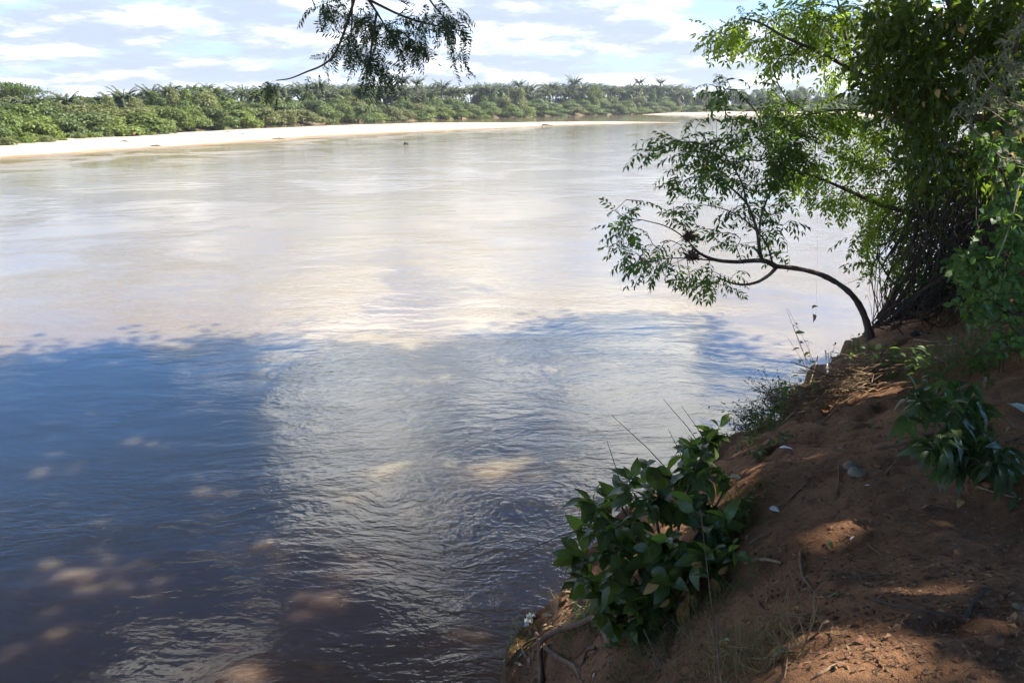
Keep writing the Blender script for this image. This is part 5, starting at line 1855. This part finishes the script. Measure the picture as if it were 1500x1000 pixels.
# ragged brown half drowned brush at the water's edge
for (a, b, s_, lab) in [(1120, 560, .35, 'ragged dead brush reaching over the water beyond the weeds'), (1105, 590, .3, 'dark half drowned twiggy brush beside the knoll'), (1085, 610, .25, 'low dead brush trailing in the water by the knoll')]:
    c_ = atZ(a + 25, b + 25, 1.6)
    mb = MB()
    brl = []
    for k in range(80):
        e = np.array([rng.normal(-.22, .2), rng.normal(0, .2), rng.normal(.05, .14)]) * s_ * 3
        m_ = e * .5 + rng.normal(0, .1, 3) * s_
        mb.tube([[0, 0, -.2], m_, e], [.004, .003, .0015], 3, cap=False)
        brl += [m_ + (e - m_) * f_ + rng.normal(0, .015, 3) for f_ in rng.random(7)]
    PP = np.array(brl)
    n = len(PP)
    o = mb.obj('dead_brush', M['twig'], None, False, [float(q) for q in c_])
    tag(o, lab, 'dead brush')
    mb = MB()
    mb.scatter(leaf_blade(.04, .016, .3, .4, 2), frames(rng.normal(0, 1, PP.shape), None, 1), PP, rng.uniform(.6, 1.3, n))
    tag(mb.obj('foliage', M['leaf_hang'], o), kind='stuff')

# ------------------------------------------------------------------ straw heap, reeds, sticks, roots
c0 = G(1225, 575)
o = thing('straw_heap', 'heap of dry broken reeds washed onto the bank', 'reed heap', c0)
strawm = []
for s_ in range(5):
    mb = MB()
    mb.tube([[0, 0, 0], [.12, .01 * s_, .01], [.25, -.01, .0]], [.004, .004, .003], 4)
    strawm.append(mb.mesh('straw', M['straw']))
mb2 = MB()
for k in range(620):
    f_ = rng.random()
    a = 1150 + 150 * f_ + rng.normal(0, 6)
    b = 603 - 58 * f_ + rng.normal(0, 11)
    xy = None
    P = atZ(a, b, 2.6)
    gz_ = ground(P[0], P[1])
    P = atZ(a, b, gz_ + .03)
    z_ = max(ground(P[0], P[1]), P[2] - .03) + rng.uniform(0, .16)
    if z_ < 2.0:
        continue
    d = np.array([[1, .55 + rng.normal(0, .5), rng.normal(-.05, .18)]]) * rng.choice([-1, 1])
    R_ = frames(d)[0]
    s_ = rng.uniform(.5, 1.6)
    if k < 260:
        q_ = link('straw', strawm[k % 5], o)
        q_.matrix_basis = Matrix.Translation(Vector((P[0] - c0[0], P[1] - c0[1], z_ - c0[2]))) @ Matrix(R_.tolist()).to_4x4() @ Matrix.Scale(float(s_), 4)
    else:
        mb2.tube(np.array([[P[0], P[1], z_]]) - c0 + np.outer([0, .5, 1], R_[:, 0] * .2 * s_), [.003, .003, .002], 3, cap=False)
tag(mb2.obj('chaff', M['straw'], o), kind='stuff')


def gstick(pts, r0, r1, mat, label, cat='stick', name='stick', lift=.01, sides=6):
    P_ = [G(a, b) + [0, 0, lift + (q[0] if q else 0)] for a, b, *q in pts]
    u_ = np.linspace(0, len(P_) - 1, (len(P_) - 1) * 4 + 1)
    P_ = np.array(P_)
    c_ = np.stack([np.interp(u_, np.arange(len(P_)), P_[:, j]) for j in range(3)], 1)
    for _ in range(2):
        c_[1:-1] = (c_[:-2] + 2 * c_[1:-1] + c_[2:]) / 4
    c_ += rng.normal(0, r0 * .25, c_.shape)
    mb_ = MB()
    mb_.tube(c_ - c_[0], np.linspace(r0, r1, len(c_)), sides, .12)
    return tag(mb_.obj(name, M[mat], None, True, [float(q) for q in c_[0]]), label, cat)


gstick([(1177, 600, .02), (1185, 578, .1), (1194, 552, .22)], .008, .006, 'straw', 'upright tan reed standing out in front of the straw heap', 'reed', 'reed')
gstick([(1212, 562, .03), (1206, 540, .2)], .011, .009, 'white_scrap', 'short whitish stick standing up in the straw heap')
gstick([(1262, 540, .02), (1290, 520, .06), (1308, 508, .08)], .012, .006, 'straw', 'bright tan reed leaning at the end of the straw heap', 'reed', 'reed')
gstick([(1150, 612), (1180, 604), (1200, 600)], .005, .004, 'straw', 'thin straw jutting toward the weeds below the heap', 'reed', 'reed')
gstick([(1205, 625, .02), (1245, 590, .03), (1260, 575, .05)], .005, .004, 'twig', 'thin dark twig lying down the face of the bank notch', 'twig', 'twig')
gstick([(1295, 478), (1320, 466), (1345, 460)], .030, .016, 'pale', 'pale fallen branch lying along the grass at the path end', 'fallen branch', 'fallen_branch', .03)
gstick([(1335, 492), (1348, 490), (1360, 491)], .035, .02, 'drift', 'short black charred branch on the far path', 'fallen branch', 'fallen_branch', .02)
gstick([(1338, 502), (1362, 503), (1395, 500)], .008, .005, 'pale', 'long thin pale twig across the far path', 'twig', 'twig')
gstick([(1375, 505), (1390, 508), (1402, 505)], .007, .004, 'pale', 'short pale twig beside the longer one on the far path', 'twig', 'twig')
gstick([(1371, 525), (1382, 533)], .012, .01, 'pale', 'stubby pale stick between path and grass', 'stick', 'stick')
gstick([(1228, 686), (1229, 705), (1226, 728)], .006, .004, 'root', 'curved tan twig standing across the middle of the path', 'twig', 'twig')
gstick([(1226, 718), (1219, 735)], .004, .003, 'straw', 'short straw at the tip of the curved tan twig', 'reed', 'reed')
gstick([(1181, 712), (1160, 732), (1140, 748)], .007, .004, 'root', 'dark twig pointing at the whitish leaf', 'twig', 'twig')
gstick([(1285, 660), (1310, 655), (1340, 648), (1365, 650)], .006, .004, 'root', 'long dark root runner crossing the path by the sapling', 'root', 'root')
gstick([(1295, 700), (1312, 680), (1330, 665)], .004, .003, 'straw', 'thin tan runner arching between path and sapling', 'twig', 'twig')
gstick([(1470, 655), (1500, 640), (1530, 630)], .005, .004, 'root', 'dark stalk on the ground beyond the sapling', 'twig', 'twig')
gstick([(1430, 720), (1460, 730), (1495, 735)], .006, .004, 'straw', 'straight tan stalk lying beside the sapling foot', 'twig', 'twig')
gstick([(1345, 745), (1370, 745), (1395, 749)], .005, .003, 'root', 'dark red twig in front of the sapling', 'twig', 'twig')
gstick([(1177, 905), (1150, 940), (1118, 975)], .0045, .003, 'straw', 'straight pale stalk slanting over the dry grass beside the sunlit earth', 'twig', 'twig')
gstick([(1108, 888), (1118, 905), (1178, 905)], .004, .003, 'root', 'bent dark twig above the straight pale stalk', 'twig', 'twig')
gstick([(1152, 960), (1200, 965)], .003, .002, 'straw', 'short horizontal straw at the edge of the sunlit earth', 'reed', 'reed')
gstick([(1148, 1000), (1156, 950)], .003, .002, 'straw', 'upright straw beside the grey crumpled leaf', 'reed', 'reed')
gstick([(1280, 888), (1340, 898), (1410, 908)], .005, .003, 'drift', 'long thin dark twig lying across the near path', 'twig', 'twig')
gstick([(1412, 915), (1425, 885), (1450, 862)], .007, .004, 'drift', 'forked dark twig end rising from the long one', 'twig', 'twig')
gstick([(1172, 812), (1173, 848), (1192, 872)], .009, .004, 'root', 'half buried bent root at the path middle', 'root', 'root')
gstick([(1264, 848), (1290, 845), (1316, 842)], .004, .003, 'straw', 'thin light straw lying flat on the near path', 'reed', 'reed')
gstick([(1270, 798), (1275, 808), (1290, 816)], .004, .003, 'root', 'small hooked root curl on the path', 'root', 'root')
gstick([(1195, 1000), (1225, 978), (1222, 985)], .006, .004, 'straw', 'pale split stalk at the foot of the sunlit earth', 'twig', 'twig')
gstick([(1092, 828), (1120, 824), (1144, 828)], .010, .006, 'straw', 'flat dry palm sheath strip lying beside the shrub', 'reed', 'reed')
gstick([(1097, 800), (1130, 782)], .006, .003, 'straw', 'straw slanting up from the shrub side onto the path', 'reed', 'reed')

P_ = lambda pts, l0: np.array([G(a, b) + [0, 0, h_] for a, b, h_ in pts])
for pts, r0, r1, lab in [([(793, 1010, .0), (792, 985, .03), (790, 962, .08), (800, 950, .10), (825, 938, .09), (850, 932, .09), (870, 928, .12), (885, 938, .06), (897, 950, -.03)], .018, .022, 'thick bent brown root arching out of the earth and down the bank'),
                         ([(785, 938, .05), (790, 952, .05), (800, 962, .04), (820, 972, .04), (845, 985, .02), (852, 995, -.02)], .014, .017, 'greyish root running down under the arching one'),
                         ([(852, 975, -.01), (858, 962, .05), (872, 955, .02)], .010, .012, 'short hooked root stub beside the bright seedling'),
                         ([(740, 985, .01), (757, 962, .03), (775, 945, .02), (790, 935, .01)], .006, .008, 'thin root following the rim above the water')]:
    q_ = P_(pts, 0)
    u_ = np.linspace(0, len(q_) - 1, (len(q_) - 1) * 5 + 1)
    c_ = np.stack([np.interp(u_, np.arange(len(q_)), q_[:, j]) for j in range(3)], 1)
    for _ in range(4):
        c_[1:-1] = (c_[:-2] + 2 * c_[1:-1] + c_[2:]) / 4
    mb = MB()
    mb.tube(c_ - c_[0], np.linspace(r0, r1, len(c_)), 10, .08)
    tag(mb.obj('exposed_root', M['root'], None, True, [float(q) for q in c_[0]]), lab, 'root')
# fine roots along the rim
mb = MB()
c0 = G(800, 900)
for k in range(260):
    a, b = rng.uniform(740, 1000), 0
    b = np.interp(a, [740, 800, 850, 1000], [960, 880, 850, 860]) + rng.uniform(0, 120)
    p0 = G(a, min(b, 1040))
    d = np.array([rng.normal(-.02, .08), rng.normal(0, .06), rng.uniform(-.03, .05)])
    mb.tube([p0 - c0 - [0, 0, .01], p0 - c0 + d * .6 + [0, 0, .02], p0 - c0 + d], [.002, .0018, .001], 3, cap=False)
tag(mb.obj('fine_roots', M['straw']), 'fine dry roots and stems over the bank slope', None, None, 'stuff')

# ------------------------------------------------------------------ litter: leaves, scraps, stones
def gleaf(a, b, L, W_, mat, label, cat='fallen leaf', curl=.25, rz=None, name='fallen_leaf', fold=.4, seed=0, lift=.012, tiltd=None):
    c_ = G(a, b)
    v, q_, u_ = leaf_blade(L, W_, fold, curl, 5, 1, .03, seed)
    v = v - [L / 2, 0, 0]
    v[:, 2] += curl * L * .35
    o_ = link(name, npmesh(name, v, q_, None, M[mat], u_, True), None, [float(q) for q in (c_ + [0, 0, lift])])
    e = .05
    gx_, gy_ = (ground(c_[0] + e, c_[1]) - ground(c_[0] - e, c_[1])) / (2 * e), (ground(c_[0], c_[1] + e) - ground(c_[0], c_[1] - e)) / (2 * e)
    rz = rng.uniform(0, 6.28) if rz is None else rz
    up_ = Vector((-gx_, -gy_, 1)).normalized()
    qz = up_.to_track_quat('Z', 'Y').to_matrix() @ Matrix.Rotation(rz, 3, 'Z')
    o_.rotation_euler = qz.to_euler()
    return tag(o_, label, cat)


gleaf(1134, 752, .085, .035, 'white_scrap', 'whitish flat leaf lying at the twig tip on the path', curl=.05, rz=.4, seed=1)
gleaf(1150, 659, .13, .028, 'white_scrap', 'long white strip lying on the knoll edge', 'scrap', .1, .9, 'white_strip', seed=2)
gleaf(1230, 663, .07, .025, 'white_scrap', 'small white scrap standing near the path middle', 'scrap', .2, 1.8, 'white_scrap', seed=3)
gleaf(1270, 716, .03, .012, 'white_scrap', 'tiny white fleck in the dark soil patch', 'scrap', .1, 1.5, 'white_scrap', seed=3)
gleaf(1247, 797, .035, .010, 'white_scrap', 'small white chip on the mid path between two green leaves', 'scrap', .1, 1.8, 'white_scrap', seed=3)
gleaf(1215, 803, .075, .024, 'leaf_sap', 'narrow green leaf lying higher on the near path', curl=.2, rz=.5, seed=4)
gleaf(1222, 876, .085, .022, 'leaf_sap', 'narrow green leaf lying lower on the near path', curl=.1, rz=0, seed=5)
gleaf(1405, 744, .05, .04, 'leaf_yellow', 'orange dry leaf in front of the sapling', curl=.4, seed=6)
gleaf(1355, 748, .04, .03, 'leaf_dry', 'small curled brown leaf by the dark red twig', curl=.4, seed=7)
gleaf(1290, 788, .05, .03, 'leaf_dry', 'brown curled leaf near the small root curl', curl=.5, seed=8)
gleaf(1095, 790, .05, .03, 'leaf_dry', 'pinkish brown leaf at the path side of the shrub', curl=.3, seed=9)
gleaf(1205, 930, .06, .03, 'leaf_dry', 'upright pale leaf at the top of the sunlit earth', curl=.6, seed=10, lift=.03)
gleaf(1140, 970, .10, .06, 'leaf_grey', 'crumpled grey leaf in the dry grass below the sunlit earth', curl=.4, seed=11)
gleaf(1475, 632, .06, .03, 'leaf_dry', 'orange brown leaf under the pale plastic', curl=.3, seed=12)
gleaf(1440, 612, .05, .025, 'leaf_yellow', 'orange leaf between sapling and pale plastic', curl=.3, seed=13)
gleaf(1480, 590, .06, .02, 'leaf_grey', 'grey twisted leaf behind the pale plastic', curl=.4, seed=14)
gleaf(1440, 568, .12, .035, 'leaf_dry', 'tan curled leaf at the edge of the weeds behind the sapling', curl=.6, seed=15)
gleaf(1335, 512, .06, .04, 'leaf_dry', 'reddish dry leaf on the far path', curl=.3, seed=16)
gleaf(1235, 552, .10, .05, 'leaf_dry', 'dry leaf lying on the straw heap', curl=.3, seed=17)
gleaf(1285, 556, .10, .05, 'leaf_grey', 'greyish leaf on the bank notch rim', curl=.3, seed=18)
gleaf(1258, 561, .12, .05, 'leaf_grey', 'pale twisted leaf where straw meets bare soil', curl=.4, seed=19)
gleaf(800, 925, .07, .03, 'leaf_yellow', 'tan dry leaf beside the white scrap on the rim', curl=.3, rz=1.5, seed=20)
gleaf(868, 990, .05, .03, 'leaf_dry', 'red brown leaf low on the slope near the roots', curl=.5, seed=21)
gleaf(870, 993, .045, .012, 'white_scrap', 'thin white sliver low on the slope', 'scrap', .1, 0, 'white_scrap', seed=22)
gleaf(893, 972, .03, .02, 'leaf_grey', 'small pale flake under the root stub', curl=.2, seed=23)
gleaf(835, 882, .09, .05, 'leaf_dry', 'pale curled husk on the sunlit rim', curl=.5, seed=24, lift=.02)
gleaf(815, 895, .10, .05, 'leaf_dry', 'tan husk lying along the rim below the curled one', curl=.4, seed=25, lift=.02)
gleaf(1495, 610, .26, .09, 'plastic', 'pale greenish scrap of plastic lying at the far side of the path', 'plastic scrap', .15, .9, 'plastic_scrap', .5, 26, .03)
# white crumpled paper on the rim
c_ = G(778, 917)
uu, vv = np.meshgrid(np.linspace(-.5, .5, 9), np.linspace(-.5, .5, 9), indexing='ij')
zz = .05 * rng.random((9, 9)) + .02
i_, j_ = np.meshgrid(np.arange(8), np.arange(8), indexing='ij')
i_, j_ = i_.ravel(), j_.ravel()
V = np.stack([uu.ravel() * .05 + rng.normal(0, .006, 81), vv.ravel() * .11 + rng.normal(0, .006, 81), zz.ravel()], 1)
o = link('crumpled_paper', npmesh('crumpled_paper', V, np.stack([i_ * 9 + j_, (i_ + 1) * 9 + j_, (i_ + 1) * 9 + j_ + 1, i_ * 9 + j_ + 1], 1), None, M['white_scrap']), None, [float(q) for q in c_])
o.rotation_euler = (.2, -.3, -.5)
tag(o, 'white crumpled paper caught on the bank rim above the water', 'paper')

for i, (a, b, s_, mt, lab) in enumerate([(1248, 689, .05, 'stone', 'pale grey stone half buried beside the dark soil patch'), (1254, 697, .06, 'stone', 'tan stone touching the pale grey one'), (1134, 697, .03, 'redstone', 'small orange pebble on the near knoll'),
                                         (1445, 712, .035, 'redstone', 'round yellowish fruit like pebble at the sapling foot'), (1404, 811, .022, 'redstone', 'pinkish pebble below the dark soil patch'), (1491, 892, .02, 'stone', 'small pale pebble at the picture edge'),
                                         (1467, 828, .02, 'clod', 'brown earth clod at the far side of the near path'), (1475, 812, .018, 'clod', 'smaller earth clod above the brown one'), (1490, 915, .03, 'clod', 'large earth clod near the picture edge'), (1455, 945, .035, 'clod', 'flattened earth clod near the lower corner'),
                                         (1110, 712, .03, 'redstone', 'pink stone near the shrub top'), (1285, 685, .02, 'redstone', 'little orange pebble on the lit ridge'), (1180, 920, .03, 'clod', 'crumbly clod beside the bent twig'), (800, 933, .02, 'clod', 'round clod on the rim by the tan leaf'),
                                         (1202, 734, .015, 'leaf_yellow', 'tiny orange bit in the sun fleck'), (1378, 832, .02, 'redstone', 'small yellowish bit on the near path')]):
    c_ = G(a, b)
    o = blobby('stone' if mt != 'clod' else 'earth_clod', (c_[0], c_[1], c_[2] + s_ * .15), (s_ * 1.0, s_ * .8, s_ * .55), M[mt], lab, 'stone' if mt != 'clod' else 'earth clod', i, rng.uniform(0, 3))

for i in range(46):
    a = rng.uniform(752, 905)
    b = np.interp(a, [740, 800, 835, 900], [985, 885, 850, 830]) + rng.uniform(4, 70)
    gleaf(a, b, rng.uniform(.04, .09), rng.uniform(.015, .035), ['straw', 'leaf_dry', 'pale', 'leaf_grey'][i % 4], 'dry curled leaf scrap among the many on the sunny bank rim', curl=rng.uniform(.2, .6), seed=40 + i % 7)
    bpy.context.scene.collection.objects[-1]['group'] = 'dry leaf scraps on the sunny bank rim'
# countless crumbs, small leaves and chips over the path
n = 8500
pa, pb = rng.uniform(740, 1500, n), 470 + 540 * rng.random(n) ** .8
pts = []
Yg = np.linspace(1.6, 13, 260)
for a, b in zip(pa, pb):
    R_ = atY(np.full_like(Yg, a), np.full_like(Yg, b), Yg)
    pts.append(R_)
RR = np.array(pts)
gg = ground(RR[..., 0].ravel(), RR[..., 1].ravel(), False).reshape(RR.shape[:2])
kk = np.argmax(RR[..., 2] < gg, 1)
PT = RR[np.arange(n), kk]
PT[:, 2] = ground(PT[:, 0], PT[:, 1])
sd_, _ = lipdist(PT[:, 0], PT[:, 1])
PT = PT[(sd_ > .05) & (kk > 0)]
n = len(PT)
third = n // 4
mb = MB()
cr = np.array([[1, 0, 0], [0, 1, 0], [-1, 0, 0], [0, -1, 0], [0, 0, .8], [0, 0, -.5]]) * .012
crT = np.array([[0, 1, 4, 4], [1, 2, 4, 4], [2, 3, 4, 4], [3, 0, 4, 4]])
for p_ in PT[:third * 2]:
    s_ = rng.choice([.35, .6, 1.0, 1.6], p=[.45, .37, .16, .02])
    v = cr * s_ * rng.uniform(.6, 1.3, (6, 3))
    mb.add(v + p_, None, np.array([[0, 1, 4], [1, 2, 4], [2, 3, 4], [3, 0, 4]]))
tag(mb.obj('soil_crumbs', M['clod'], None, True), 'crumbs of red soil scattered over the path', None, None, 'stuff')
mb = MB()
B_ = PT[third * 2:third * 3]
mb.scatter(leaf_blade(.03, .013, .4, .4, 2), frames(rng.normal(0, 1, B_.shape) * [1, 1, .15], None, .5), B_ + [0, 0, .008], rng.uniform(.4, 1.3, len(B_)))
tag(mb.obj('leaf_litter', M['leaf_dry']), 'small dry leaf bits scattered over the path', None, None, 'stuff')
mb = MB()
for p_ in PT[third * 3:]:
    d = rng.normal(0, 1, 3) * [.04, .04, .004]
    mb.tube([p_ + [0, 0, .004], p_ + d * .5 + [0, 0, .009], p_ + d + [0, 0, .004]], [.0013, .0013, .0008], 3, cap=False)
tag(mb.obj('twig_litter', M['twig']), 'little twigs scattered over the path', None, None, 'stuff')

# ------------------------------------------------------------------ air
m = bpy.data.materials.new('air')
m.use_nodes = True
for n_ in list(m.node_tree.nodes):
    m.node_tree.nodes.remove(n_)
t = NT(m.node_tree)
pv = t.n('ShaderNodeVolumePrincipled')
pv.inputs['Color'].default_value = (.92, .95, 1, 1)
pv.inputs['Density'].default_value = 0.00018
pv.inputs['Anisotropy'].default_value = .3
t.l(pv.outputs[0], t.n('ShaderNodeOutputMaterial').inputs['Volume'])
bx = np.array([[x, y, z] for x in (-6200, 6200) for y in (-120, 5200) for z in (-3, 40)], float)
q = [[0, 1, 3, 2], [4, 6, 7, 5], [0, 4, 5, 1], [2, 3, 7, 6], [0, 2, 6, 4], [1, 5, 7, 3]]
tag(link('haze', npmesh('haze', bx, q, None, m)), kind='stuff')
